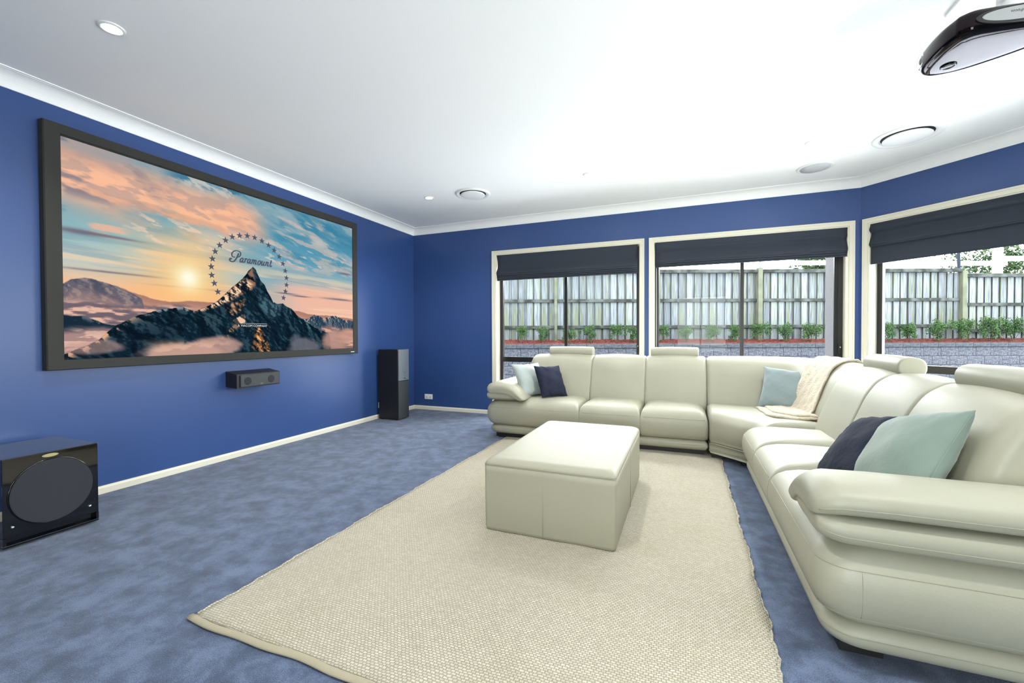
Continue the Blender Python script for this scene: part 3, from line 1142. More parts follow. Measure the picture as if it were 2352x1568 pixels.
def module(name, mp, L, cuts, bcuts, label, headrests, base_loc):
    g = empty(name, base_loc, label, 'sofa', 'cream leather corner sofa modules')
    # black plinth feet
    for s in (.12, L - .22):
        for d in (.10, .80):
            bm = bmesh.new()
            bm_box(bm, s, s + .12, d, d + .12, 0, .056, mp)
            from_bm('foot', bm, M['plinth'], g)
    bm = bmesh.new()
    bm_box(bm, .10, L - .03, .09, .14, .012, .056, mp)
    from_bm('plinth', bm, M['plinth'], g)
    rings = [plan_ring(mp, .03 + i_, L - .004 - min(i_, .02), .035 + i_, .945 - i_, z, (.03, .06, .095, .02))
             for z, i_ in ((.050, .05), (.056, .028), (.068, .010), (.085, .001), (.104, .0), (.122, .006), (.136, .020), (.147, .045))]
    o = loft('base', rings, M['leather'], g)

    def seam(par, pts, r=.0016):
        sm = tube('seam', pts, r, M['seam'], seg=5)
        sm.parent = par
        sm.matrix_parent_inverse = par.matrix_world.inverted()

    def wrap(z, ins, s_from, d_to, rad=.095, off=-.0002):
        """a line round the free corner: along the outer side, the rounded corner, the front"""
        a0, b0 = ins[0] + off, ins[1] + off
        pts = [(a0, d_to - (d_to - b0 - rad) * k / 6) for k in range(7)]
        pts += [(a0 + rad - rad * math.cos(H90 * k / 8), b0 + rad - rad * math.sin(H90 * k / 8)) for k in range(1, 9)]
        pts += [(a0 + rad + (s_from - a0 - rad) * k / 6, b0) for k in range(1, 7)]
        return [mp(a, b, z) for a, b in pts]
    seam(o, wrap(.104, (.03, .035), L - .05, .9))
    for i in range(len(cuts) - 1):
        a, b = cuts[i], cuts[i + 1]
        o = seat_block(mp, g, a, b, i == 0, i == len(cuts) - 2)
        if i == 0:
            seam(o, wrap(.335, (.0107, .0126), b - .03, .9))
            seam(o, wrap(.176, (.0184, .0216), b - .03, .9))
            seam(o, [mp(q[0] * .85 - .0002, .125, q[1]) for q in ((.0215, .178), (.009, .20), (.001, .24), (0, .285), (.006, .32), (.0126, .335))], .0013)
        else:
            seam(o, [mp(a + .03 + (b - a - .06) * k / 6, .0126 - .0006, .335) for k in range(7)])
            seam(o, [mp(a + .03 + (b - a - .06) * k / 6, .0216 - .0006, .176) for k in range(7)])
    for i in range(len(bcuts) - 1):
        puff('backrest', BACKP, bcuts[i] - .003, bcuts[i + 1] + .003, mp, M['leather'], g, .075 if i == 0 else .03, .03, 8, .012)
    arm(mp, g)
    for (s0, s1) in headrests:
        P = [(.812 + .070 * math.copysign(abs(math.cos(a)) ** .85, math.cos(a)), .905 + .060 * math.copysign(abs(math.sin(a)) ** .85, math.sin(a))) for a in [2 * math.pi * k / 28 for k in range(28)]]
        h = puff('headrest', P, s0, s1, mp, M['leather'], g, .012, .012, 4, .004)
        for s in (s0, s1):
            q = shrink(P, .006)
            sm = tube('seam', [mp(s + (.004 if s == s0 else -.004), d, z) for d, z in q], .002, M['seam'], closed=True, seg=5)
            sm.parent = h
            sm.matrix_parent_inverse = h.matrix_world.inverted()
    return g


XB0, YB0 = -2.005, 4.165
map_b = lambda s, d, z: (XB0 + s, YB0 + d, z)
module('sofa_module', map_b, 2.20, [0, 1.025, 1.61, 2.20], [.30, 1.035, 1.61, 2.20],
       'cream leather three seat sofa module along the windows, left arm with cushions', [(.50, 1.02), (1.655, 2.135)], (-.9, 4.7, 0))
XR0, YR0 = .405, 1.685
map_r = lambda s, d, z: (XR0 + d, YR0 + s, z)
module('sofa_module', map_r, 2.07, [0, .925, 1.48, 2.07], [.30, .935, 1.48, 2.07],
       'cream leather three seat sofa module facing the projection screen, arm beside sage cushion', [(.36, .915), (1.475, 2.01)], (.9, 2.7, 0))

# corner module
CP = [((.197, 4.165), (.197, 5.165)), ((.262, 4.105), (.55, 5.17)), ((.327, 4.042), (.92, 5.13)), ((.392, 3.979), (1.22, 4.98)),
      ((.452, 3.918), (1.36, 4.68)), ((.505, 3.855), (1.40, 4.28)), ((.54, 3.762), (1.405, 3.762))]
CPD = crom([(*a, *b) for a, b in CP], 6)


def cmap(t, d, z):
    f = max(0, min(len(CPD) - 1.0001, t * (len(CPD) - 1)))
    i = int(f)
    u = f - i
    a = [CPD[i][k] * (1 - u) + CPD[i + 1][k] * u for k in range(4)]
    return (a[0] + (a[2] - a[0]) * d, a[1] + (a[3] - a[1]) * d, z)


def corner_puff(name, P, m, parent, r=.03, crown=.006, t0=0.0, t1=1.0, steps=36):
    rings = []
    rt = r / 1.4
    for k in range(steps + 1):
        t = t0 + (t1 - t0) * k / steps
        e = min(t - t0, t1 - t) / rt
        ins = r * (1 - math.sqrt(max(0, 1 - (1 - min(1, e)) ** 2))) - crown * math.sin(math.pi * (t - t0) / (t1 - t0))
        rings.append([cmap(t, d, z) for d, z in shrink(P, ins)])
    return loft(name, rings, m, parent)


gc = empty('sofa_corner', (.8, 4.5, 0), 'curved cream leather corner module joining the two sofa runs, throw over its back', 'sofa', 'cream leather corner sofa modules')
corner_puff('base', BASEP, M['leather'], gc, .02, 0)
corner_puff('seat', SEATP, M['leather'], gc, .03, .004)
corner_puff('backrest', BACKP, M['leather'], gc, .035, .008, 0, .62)
corner_puff('backrest', BACKP, M['leather'], gc, .035, .008, .612, 1.0)
for t in (.12, .5, .85):
    for d in (.12, .8):
        p = cmap(t, d, 0)
        box('foot', p[0] - .05, p[0] + .05, p[1] - .05, p[1] + .05, 0, .056, M['plinth'], gc)


# ------------------------------------------------------------------ throw blanket on the corner
def make_throw():
    g = empty('throw_blanket', (.9, 4.25, .44), 'cream fleece throw draped over the sofa corner and folded onto its seat', 'blanket')
    # over the back: along the profile from behind the crown down to the seat
    path = crom([(.985, .60), (.965, .72), (.925, .83), (.86, .890), (.79, .905), (.71, .895), (.63, .84), (.575, .75), (.525, .63), (.482, .52), (.455, .462)], 4)
    nz = random.Random(3)
    T0, T1 = .60, .855
    C_ = 16

    def surf(i, j, off):
        d, z = path[i]
        k = j / C_
        sway = -.05 * (1 - i / (len(path) - 1)) + .004 * math.sin(i * 1.3)
        t = T0 + (T1 - T0) * k + sway * -1.0 * .5
        # outward normal in (d, z)
        a, b = path[max(0, i - 1)], path[min(len(path) - 1, i + 1)]
        tx, tz = b[0] - a[0], b[1] - a[1]
        l = math.hypot(tx, tz)
        nx, nz_ = tz / l, -tx / l
        o = off + .004 * math.sin(j * 1.7 + i * .8) + .003 * math.sin(i * 2.1 + j * .6)
        return cmap(t, d + nx * o * 1.0, z + nz_ * o)
    sgn = -1
    rings = []
    n = len(path)
    vs_, fs = [], []
    for j in range(C_ + 1):
        e = min(j, C_ - j) / 1.5
        th = .024 * math.sqrt(max(0.02, min(1, e)))
        rings.append([surf(i, j, sgn * (.006 + th)) for i in range(n)] + [surf(i, j, sgn * .001) for i in range(n - 1, -1, -1)])
    loft('drape', rings, M['fleece'], g)
    # folded part lying on the seat
    for k, (pts, z0, th) in enumerate((
            ([(.585, 4.40), (.655, 3.975), (.93, 3.93), (1.0, 4.08), (.985, 4.33), (.80, 4.46)], .434, .024),
            ([(.65, 4.33), (.70, 4.03), (.93, 3.945), (.99, 4.09), (.97, 4.30), (.80, 4.42)], .454, .022))):
        ring = crom(pts + [pts[0]], 8)[:-1]
        cx, cy = sum(p[0] for p in ring) / len(ring), sum(p[1] for p in ring) / len(ring)
        rr = []
        r = random.Random(k)
        for (ins, dz) in ((.03, 0), (.006, .004), (0, .4), (.006, .8), (.03, 1.0), (.08, 1.08)):
            rr.append([(p[0] + (cx - p[0]) * ins / .28 + .006 * math.sin(q * 1.9), p[1] + (cy - p[1]) * ins / .28 + .006 * math.cos(q * 1.3),
                        z0 + th * dz + .003 * math.sin(q * .9 + k)) for q, p in enumerate(ring)])
        loft('fold', rr, M['fleece'], g)
    return g


make_throw()


# ------------------------------------------------------------------ cushions
def cushion(name, c, ex, ey, wd, ht, th, m, label, seed=0, sag=0.0):
    ex = Vector(ex).normalized()
    ey = Vector(ey)
    ey = (ey - ex * ey.dot(ex)).normalized()
    nn = ex.cross(ey)
    c = Vector(c)
    r = random.Random(seed)
    ph = [r.uniform(0, 6.28) for _ in range(8)]
    N = 28
    g = empty(name, tuple(c), label, 'cushion')
    bm = bmesh.new()

    def pt(u, v, s):
        x = u * wd / 2 * (1 - .075 * (1 - v * v) * abs(u) ** 2)
        y = v * ht / 2 * (1 - .075 * (1 - u * u) * abs(v) ** 2)
        f = max(0, (1 - u * u) * (1 - v * v))
        t = th / 2 * f ** .42
        # pulled creases running in from the corners and edges
        edge = max(abs(u), abs(v))
        cr = .006 * edge ** 3 * f ** .25 * (math.sin(9 * u + ph[0]) * math.sin(8 * v + ph[1]) + .7 * math.sin(15 * (u + v) + ph[2]) + .6 * math.sin(13 * (u - v) + ph[3]))
        fold = .006 * f ** .5 * math.sin(5 * u + 3 * v + ph[4]) * math.sin(4 * v - 2 * u + ph[5])
        y -= sag * (1 - v * v) * .02
        return c + ex * x + ey * y + nn * s * (t + cr + fold)
    gv = {}
    for s in (1, -1):
        for i in range(N + 1):
            for j in range(N + 1):
                b_ = i in (0, N) or j in (0, N)
                if b_ and s == -1:
                    gv[(s, i, j)] = gv[(1, i, j)]
                else:
                    # denser towards the edge
                    u = math.sin((i / N * 2 - 1) * H90)
                    v = math.sin((j / N * 2 - 1) * H90)
                    gv[(s, i, j)] = bm.verts.new(pt(u, v, s))
    for s in (1, -1):
        for i in range(N):
            for j in range(N):
                try:
                    bm.faces.new([gv[(s, i, j)], gv[(s, i + 1, j)], gv[(s, i + 1, j + 1)], gv[(s, i, j + 1)]])
                except ValueError:
                    pass
    edge = [gv[(1, i, 0)].co.copy() for i in range(N + 1)] + [gv[(1, N, j)].co.copy() for j in range(1, N + 1)] + \
           [gv[(1, i, N)].co.copy() for i in range(N - 1, -1, -1)] + [gv[(1, 0, j)].co.copy() for j in range(N - 1, 0, -1)]
    from_bm('cover', bm, m, g, smooth=True)
    tube('edge_seam', [tuple(p) for p in edge], .003, m, g, seg=6, closed=True)
    return g


cushion('throw_cushion', (-1.60, 4.52, .612), (.45, .85, .0), (-.50, .12, .86), .40, .39, .14, M['aqua_pale'],
        'pale aqua cushion leaning on the sofa arm behind the navy cushion', 1)
cushion('throw_cushion', (-1.37, 4.52, .598), (.62, .75, -.02), (-.48, .15, .86), .33, .37, .13, M['navy'],
        'navy cushion leaning against the pale aqua cushion on the window sofa', 2)
cushion('throw_cushion', (.845, 4.465, .607), (.95, -.20, -.10), (.56, .42, .70), .41, .42, .14, M['aqua'],
        'aqua cushion standing in the sofa corner beside the fleece throw', 3)
cushion('throw_cushion', (.775, 2.50, .555), (-.15, .95, -.20), (.60, .05, .80), .43, .39, .15, M['navy'],
        'navy cushion behind the sage cushion on the screen facing sofa', 5)
cushion('throw_cushion', (.825, 2.225, .588), (-.15, .95, -.23), (.52, .05, .85), .47, .44, .18, M['aqua_big'],
        'large sage aqua cushion beside the padded arm of the screen facing sofa', 6)


# ------------------------------------------------------------------ projection screen
PX, PY0, PY1, PZ0, PZ1 = -3.755, 1.50, 4.13, .955, 2.405
PW, PH = PY1 - PY0, PZ1 - PZ0


def vnoise(w_, h_, fx, fy, seed, shear=0.0):
    """tileless value noise on a w x h grid, fx/fy cells across"""
    r = np.random.RandomState(seed)
    gx, gy = int(fx) + 6, int(fy) + 6
    n = int(abs(shear) * fy) + 2
    g = r.rand(gy, gx + n)
    X = np.linspace(0, 1, w_)[None, :] * fx + np.zeros((h_, 1))
    Y = np.linspace(0, 1, h_)[:, None] * fy + np.zeros((1, w_))
    X = X + shear * (Y if shear >= 0 else Y - fy)
    ix, iy = np.floor(X).astype(int), np.floor(Y).astype(int)
    fx_, fy_ = X - ix, Y - iy
    fx_, fy_ = fx_ * fx_ * (3 - 2 * fx_), fy_ * fy_ * (3 - 2 * fy_)
    ix = np.clip(ix, 0, g.shape[1] - 2)
    iy = np.clip(iy, 0, g.shape[0] - 2)
    return (g[iy, ix] * (1 - fx_) + g[iy, ix + 1] * fx_) * (1 - fy_) + (g[iy + 1, ix] * (1 - fx_) + g[iy + 1, ix + 1] * fx_) * fy_


def fbm(w_, h_, fx, fy, seed, octv=5, shear=0.0, gain=.52):
    a, t, s = 1.0, 0.0, 0.0
    for k in range(octv):
        t = t + a * vnoise(w_, h_, fx * 2 ** k, fy * 2 ** k, seed + k * 7, shear)
        s += a
        a *= gain
    return t / s


def sstep(a, b, x):
    t = np.clip((x - a) / (b - a), 0, 1)
    return t * t * (3 - 2 * t)


def paint(w_, h_):
    """the sunset-over-clouds picture on the screen, sRGB 0..1, row 0 at the bottom"""
    p = np.linspace(0, 1, w_)[None, :] + np.zeros((h_, 1))
    q = np.linspace(0, 1, h_)[:, None] + np.zeros((1, w_))
    C = lambda r, g, b: np.array([r, g, b]) / 255.0
    img = np.zeros((h_, w_, 3))

    def mixin(col, m):
        nonlocal img
        img = img * (1 - m[..., None]) + (np.asarray(col) if np.ndim(col) > 1 else np.asarray(col)[None, None, :]) * m[..., None]

    # sky base
    img[:] = C(104, 164, 186)
    mixin(C(60, 132, 164), sstep(.55, .95, q) * sstep(.40, .75, p) * .9)
    mixin(C(146, 190, 196), sstep(.74, .60, q) * sstep(.45, .15, p) * .8)
    mixin(C(196, 206, 200), sstep(.60, .48, q) * sstep(.62, .40, p) * .8)
    mixin(C(190, 200, 196), sstep(.64, .50, q) * sstep(.50, .72, p) * .6)
    mixin(C(250, 190, 142), sstep(.47, .33, q) * sstep(.75, .25, p))
    mixin(C(246, 188, 164), sstep(.53, .42, q) * sstep(.45, .75, p) * .95)
    # creamy veil rising to the right from the sun
    veil = np.exp(-(((q - (.50 + .62 * (p - .12))) / .11) ** 2)) * sstep(.60, .36, p) * sstep(-.05, .08, p)
    nv = fbm(w_, h_, 4.0, 12.0, 15, 5, .8)
    mixin(C(232, 214, 194), veil * (.15 + .6 * sstep(.40, .65, nv)))
    # billowing pink cloud deck along the upper left
    n1 = fbm(w_, h_, 4.5, 7.0, 11, 6, .35)
    n2 = fbm(w_, h_, 9.0, 16.0, 5, 6, .5)
    n2b = fbm(w_, h_, 18.0, 26.0, 8, 5, .4)
    deck = np.exp(-(((q - (.865 - .06 * np.sin(p * 5))) / .125) ** 2)) * sstep(.62, .42, p)
    mixin(C(232, 172, 144), np.clip(sstep(.30, .52, .6 * n1 + .4 * n2) * deck * 1.3, 0, .92))
    mixin(C(253, 192, 156), np.clip(sstep(.48, .62, .5 * n1 + .5 * n2) * deck * 1.1, 0, .95))
    mixin(C(170, 150, 148), np.clip(sstep(.52, .66, .5 * n2 + .5 * n2b) * deck * 1.1, 0, .55))
    mixin(C(186, 158, 150), sstep(.86, 1.0, q) * sstep(.30, .06, p) * .8)
    g1 = fbm(w_, h_, 8.0, 12.0, 21, 5, .3)
    mixin(C(124, 122, 136), sstep(.50, .62, g1) * sstep(.30, .05, p) * sstep(.72, .78, q) * .8)
    mixin(C(96, 146, 170), sstep(.52, .64, fbm(w_, h_, 7, 11, 25, 5, .3)) * sstep(.40, .10, p) * sstep(.60, .68, q) * sstep(.84, .74, q) * .7)
    mixin(C(62, 120, 150), sstep(.46, .60, fbm(w_, h_, 12, 14, 33, 5, .5)) * sstep(.90, .97, q) * sstep(.20, .28, p) * sstep(.55, .46, p) * .9)
    mixin(C(206, 200, 192), sstep(.56, .66, fbm(w_, h_, 30, 30, 35, 4, .6)) * sstep(.90, .97, q) * sstep(.24, .30, p) * sstep(.52, .44, p) * .8)
    # small lit clouds in the blue band on the left
    mixin(C(238, 184, 158), sstep(.56, .66, fbm(w_, h_, 10, 26, 37, 5, .6)) * np.exp(-((q - .625) / .035) ** 2) * sstep(.16, .10, p) * .9)
    mixin(C(240, 214, 196), sstep(.62, .70, fbm(w_, h_, 26, 40, 39, 4, .6)) * sstep(.56, .62, q) * sstep(.78, .70, q) * sstep(.08, .2, p) * .7)
    # light wisps to the right
    n3 = fbm(w_, h_, 6.0, 8.0, 41, 6, .9)
    mixin(C(170, 184, 188), sstep(.46, .64, n3) * sstep(.45, .62, p) * sstep(.48, .6, q) * .7)
    n4 = fbm(w_, h_, 14.0, 22.0, 44, 5, .8)
    mixin(C(224, 192, 178), sstep(.54, .66, n4) * sstep(.4, .6, p) * sstep(.5, .62, q) * .6)
    mixin(C(54, 128, 160), sstep(.54, .68, fbm(w_, h_, 7.0, 9.0, 47, 5, .7)) * sstep(.5, .66, p) * sstep(.52, .66, q) * .6)
    mixin(C(196, 196, 192), np.exp(-(((p - .80) / .05) ** 2 + ((q - .81) / .035) ** 2)) * (.3 + n2) * .8)
    # long streaks across the lower sky
    n5 = fbm(w_, h_, 2.5, 30.0, 51, 5, .5)
    mixin(C(252, 214, 176), sstep(.48, .64, n5) * sstep(.62, .50, q) * .55)
    mixin(C(126, 158, 172), sstep(.52, .66, fbm(w_, h_, 3.0, 30.0, 57, 5, .4)) * sstep(.62, .54, q) * sstep(.40, .48, q) * .45)
    # grey cloud strips
    for (cp, cq, lp, lq, tilt) in ((.03, .585, .06, .016, -.02), (.09, .588, .09, .007, .0), (.13, .415, .16, .006, .0), (.71, .39, .05, .006, .0), (.64, .40, .05, .006, .0), (.91, .395, .10, .009, .0), (.95, .61, .045, .009, 0), (.30, .375, .1, .005, 0)):
        dd = ((p - cp) / lp) ** 2 + ((q - cq - tilt * (p - cp)) / lq) ** 2
        mixin(C(112, 108, 124), np.clip(np.exp(-dd * 1.4) * (.5 + n2), 0, .85))
    # sun
    dx, dy = (p - .289) * PW, (q - .43) * PH
    rr = np.hypot(dx, dy)
    mixin(C(255, 196, 120), np.exp(-(rr / .34) ** 2) * .75)
    mixin(C(255, 236, 176), np.exp(-(rr / .135) ** 2) * .95)
    mixin(C(255, 255, 232), np.exp(-(rr / .07) ** 2))
    # ranges
    x_ = p[0]

    def outline(pts, amp, f, seed):
        e = np.interp(x_, [a for a, b in pts], [b for a, b in pts])
        n_ = (fbm(w_, 1, f, 1, seed, 5)[0] - .5) * 2
        return (e + amp * n_)[None, :] + np.zeros((h_, 1))

    def relief(fx, fy, seed, shear=0.0, step=5, lift=0.0):
        """rock relief: 1 on faces turned to the sun on the left, 0 on faces turned away"""
        n_ = fbm(w_, h_, fx, fy, seed, 6, shear, .60)
        hh = 1 - np.abs(2 * n_ - 1)
        d_ = hh - np.roll(hh, step, 1) + lift * (np.roll(hh, -step, 0) - hh)
        return np.clip(.5 + d_ * 2.6, 0, 1), hh
    tex, _ = relief(9, 6, 61, .4, 8, .3)
    far = outline([(0, .345), (.015, .365), (.056, .377), (.085, .360), (.107, .348), (.142, .320), (.165, .295), (.18, .2), (.2, -1), (1, -1)], .007, 50, 71)
    far0 = outline([(0, -1), (.09, .2), (.107, .354), (.142, .330), (.2, .296), (.25, .292), (.294, .305), (.33, .300), (.362, .306), (.42, .26), (.6, .27), (.66, .29), (.75, .262), (.85, .262), (1, .245)], .006, 40, 73)
    fm0 = sstep(-.002, .004, far0 - q)
    mixin(C(176, 128, 112), fm0)
    mixin(C(214, 162, 134), fm0 * sstep(.01, .05, far0 - q) * .5)
    fm = sstep(-.002, .003, far - q)
    mixin(C(104, 100, 112), fm)
    mixin(C(156, 138, 136), fm * sstep(.52, .75, tex) * .8)
    mixin(C(76, 80, 98), fm * sstep(.46, .25, tex) * .8)
    mixin(C(190, 150, 138), fm * sstep(.03, .10, far - q) * .55)
    # right hand range in blue with lit faces
    rg = outline([(0, -1), (.66, -1), (.68, .24), (.735, .225), (.775, .262), (.82, .240), (.86, .258), (.89, .262), (.94, .235), (1, .225)], .008, 60, 75)
    rm = sstep(-.002, .003, rg - q)
    rt, _ = relief(16, 9, 77, .3, 6)
    mixin(C(60, 82, 100), rm)
    mixin(C(112, 124, 134), rm * sstep(.55, .72, rt) * .8)
    mixin(C(34, 54, 72), rm * sstep(.45, .30, rt) * .8)
    mixin(C(226, 176, 150), rm * sstep(.60, .76, rt) * sstep(.05, .0, rg - q) * .8)
    # sea of cloud on the left and right
    cl = fbm(w_, h_, 9, 22, 81, 6, .1)
    up = np.clip(.5 + (cl - np.roll(cl, -7, 0)) * 5.5, 0, 1)
    sea = sstep(.285, .245, q + .05 * (cl - .5)) * sstep(.34, .24, p)
    mixin(C(158, 128, 128), sea)
    mixin(C(232, 186, 164), sea * sstep(.50, .80, up))
    mixin(C(104, 94, 106), sea * sstep(.46, .20, up) * .8)
    hill0 = outline([(0, .20), (.04, .195), (.08, .165), (.12, .16), (.17, .12), (.2, -1), (1, -1)], .006, 30, 87)
    h0 = sstep(-.002, .004, hill0 - q)
    mixin(C(24, 44, 60), h0)
    mixin(C(96, 108, 118), h0 * sstep(.58, .75, tex) * sstep(.03, .0, hill0 - q))
    low0 = sstep(.155, .10, q + .07 * (cl - .5)) * sstep(.18, .08, p)
    mixin(C(178, 142, 138), low0 * .95)
    mixin(C(236, 194, 172), low0 * sstep(.5, .8, up) * .9)
    seaR = sstep(.185, .13, q + .09 * (cl - .5)) * sstep(.76, .82, p)
    mixin(C(140, 112, 114), seaR)
    mixin(C(224, 172, 148), seaR * sstep(.48, .78, up))
    # long dark ridge from the left
    rid = outline([(0, .026), (.068, .088), (.098, .147), (.157, .214), (.226, .252), (.269, .266), (.308, .246), (.36, .20), (1, -1)], .005, 70, 91)
    rdm = sstep(-.001, .003, rid - q)
    r1, rh1 = relief(11, 7, 93, .7, 7, .5)
    mixin(C(16, 36, 50), rdm)
    mixin(C(66, 90, 102), rdm * sstep(.56, .78, r1) * sstep(.16, .03, rid - q) * .9)
    mixin(C(40, 62, 76), rdm * sstep(.52, .70, r1) * .7)
    mixin(C(8, 20, 30), rdm * sstep(.46, .22, r1) * .8)
    mixin(C(236, 178, 138), rdm * sstep(.050, .006, rid - q) * sstep(.50, .66, r1) * sstep(.22, .07, p))
    mixin(C(170, 176, 178), rdm * sstep(.022, .003, rid - q) * sstep(.50, .68, r1) * sstep(.12, .2, p) * .8)
    # the peak
    pk = outline([(0, -1), (.27, -1), (.275, .22), (.298, .234), (.307, .246), (.368, .301), (.393, .339), (.419, .389), (.446, .434), (.473, .482), (.488, .521), (.504, .552), (.516, .534), (.524, .499), (.533, .470), (.549, .443), (.560, .401), (.574, .365), (.584, .332), (.601, .323), (.624, .330), (.644, .306), (.666, .295), (.688, .253), (.728, .214), (.776, .168), (.854, .121), (.862, .05), (.87, -1), (1, -1)], .0035, 110, 95)
    pm = sstep(-.001, .002, pk - q)
    k1, kh = relief(9, 5, 97, .5, 9, .4)
    k2, _ = relief(34, 20, 99, .9, 4, .4)
    kk = .68 * k1 + .32 * k2
    mixin(C(15, 36, 50), pm)
    mixin(C(48, 76, 90), pm * sstep(.54, .74, kk) * .85)
    mixin(C(8, 20, 30), pm * sstep(.47, .28, kk) * .7)

    def poly(pts, soft=.003):
        """soft-edged polygon mask in p, q"""
        m_ = np.zeros((h_, w_), bool)
        n_ = len(pts)
        for i in range(n_):
            (ax, ay), (bx, by) = pts[i], pts[(i + 1) % n_]
            if ay == by:
                continue
            m_ ^= ((ay > q) != (by > q)) & (p < (bx - ax) * (q - ay) / (by - ay) + ax)
        f = m_.astype(float)
        k_ = max(1, int(soft * w_))
        for _ in range(2):
            for ax_ in (0, 1):
                f = sum(np.roll(f, s_, ax_) for s_ in range(-k_, k_ + 1)) / (2 * k_ + 1)
        return f
    snow = C(72, 106, 120)
    mixin(snow, pm * poly([(.535, .37), (.58, .33), (.62, .325), (.60, .22), (.56, .24), (.525, .30)], .006) * np.clip(.35 + .9 * sstep(.42, .62, kk), 0, 1))
    mixin(snow * .85, pm * poly([(.475, .25), (.50, .27), (.53, .19), (.50, .17)], .006) * sstep(.42, .65, kk) * .8)
    mixin(snow * .7, pm * poly([(.31, .23), (.36, .25), (.40, .22), (.36, .13), (.31, .17)], .008) * sstep(.48, .68, kk))
    # sunlit left faces of the peak
    mixin(C(150, 112, 88), pm * poly([(.300, .236), (.368, .299), (.420, .388), (.474, .484), (.492, .520), (.502, .545), (.508, .49), (.515, .44), (.50, .40), (.47, .37), (.445, .345), (.42, .315), (.36, .265)]) * sstep(.34, .56, kk) * .95)
    mixin(C(246, 202, 164), pm * poly([(.300, .236), (.368, .299), (.420, .386), (.462, .455), (.485, .455), (.505, .435), (.49, .40), (.46, .375), (.43, .33), (.36, .265)]) * sstep(.46, .60, kk))
    mixin(C(255, 230, 196), pm * poly([(.320, .250), (.385, .312), (.445, .392), (.48, .428), (.475, .40), (.43, .345), (.38, .287)]) * sstep(.44, .62, kk) * .8)
    mixin(C(124, 92, 70), pm * poly([(.40, .285), (.44, .315), (.475, .340), (.470, .30), (.452, .25), (.425, .225), (.405, .25)]) * sstep(.40, .58, kk) * .9)
    mixin(C(206, 160, 122), pm * poly([(.40, .285), (.44, .315), (.475, .340), (.470, .30), (.452, .25), (.425, .225), (.405, .25)]) * sstep(.56, .70, kk) * .9)
    mixin(C(240, 200, 166), pm * poly([(.428, .200), (.455, .232), (.472, .245), (.474, .19), (.442, .172)], .002) * np.clip(.25 + sstep(.40, .58, kk), 0, 1))
    mixin(C(176, 130, 98), pm * poly([(.425, .16), (.44, .185), (.455, .17), (.415, .11), (.385, .08)]) * sstep(.46, .62, kk) * .9)
    mixin(C(140, 92, 56), pm * poly([(.510, .15), (.526, .165), (.545, .12), (.572, .0), (.520, .0), (.495, .03), (.505, .10)]) * sstep(.38, .56, kk) * .95)
    mixin(C(246, 184, 122), pm * poly([(.516, .145), (.526, .160), (.548, .11), (.572, .0), (.535, .0), (.515, .06)]) * sstep(.54, .68, kk))
    mixin(C(84, 116, 130), pm * poly([(.63, .30), (.70, .24), (.80, .15), (.84, .12), (.74, .16), (.66, .25)]) * sstep(.54, .70, kk) * .8)
    # cloud wisps across the foot of the mountain
    lc = fbm(w_, h_, 9, 9, 103, 5, .4)
    for (cp, cq, lp, lq, col, a_) in ((.26, .01, .13, .065, (206, 164, 150), .95), (.37, .04, .09, .065, (198, 158, 146), .85), (.72, .03, .08, .075, (112, 112, 122), .85), (.68, .08, .035, .06, (100, 106, 118), .7),
                                      (.90, .06, .09, .10, (186, 146, 134), .9), (.97, .11, .07, .07, (206, 156, 138), .85), (.06, .05, .08, .04, (190, 152, 144), .6)):
        dd = ((p - cp) / lp) ** 2 + ((q - cq) / lq) ** 2
        mixin(C(*col), np.clip(sstep(1.15, .35, dd + 1.6 * (.5 - lc)) * a_, 0, 1))
    mixin(C(236, 190, 164), sstep(.50, .62, fbm(w_, h_, 20, 16, 107, 5)) * sstep(.10, .05, q) * sstep(.15, .22, p) * sstep(.44, .38, p) * .55)
    return np.clip(img, 0, 1)


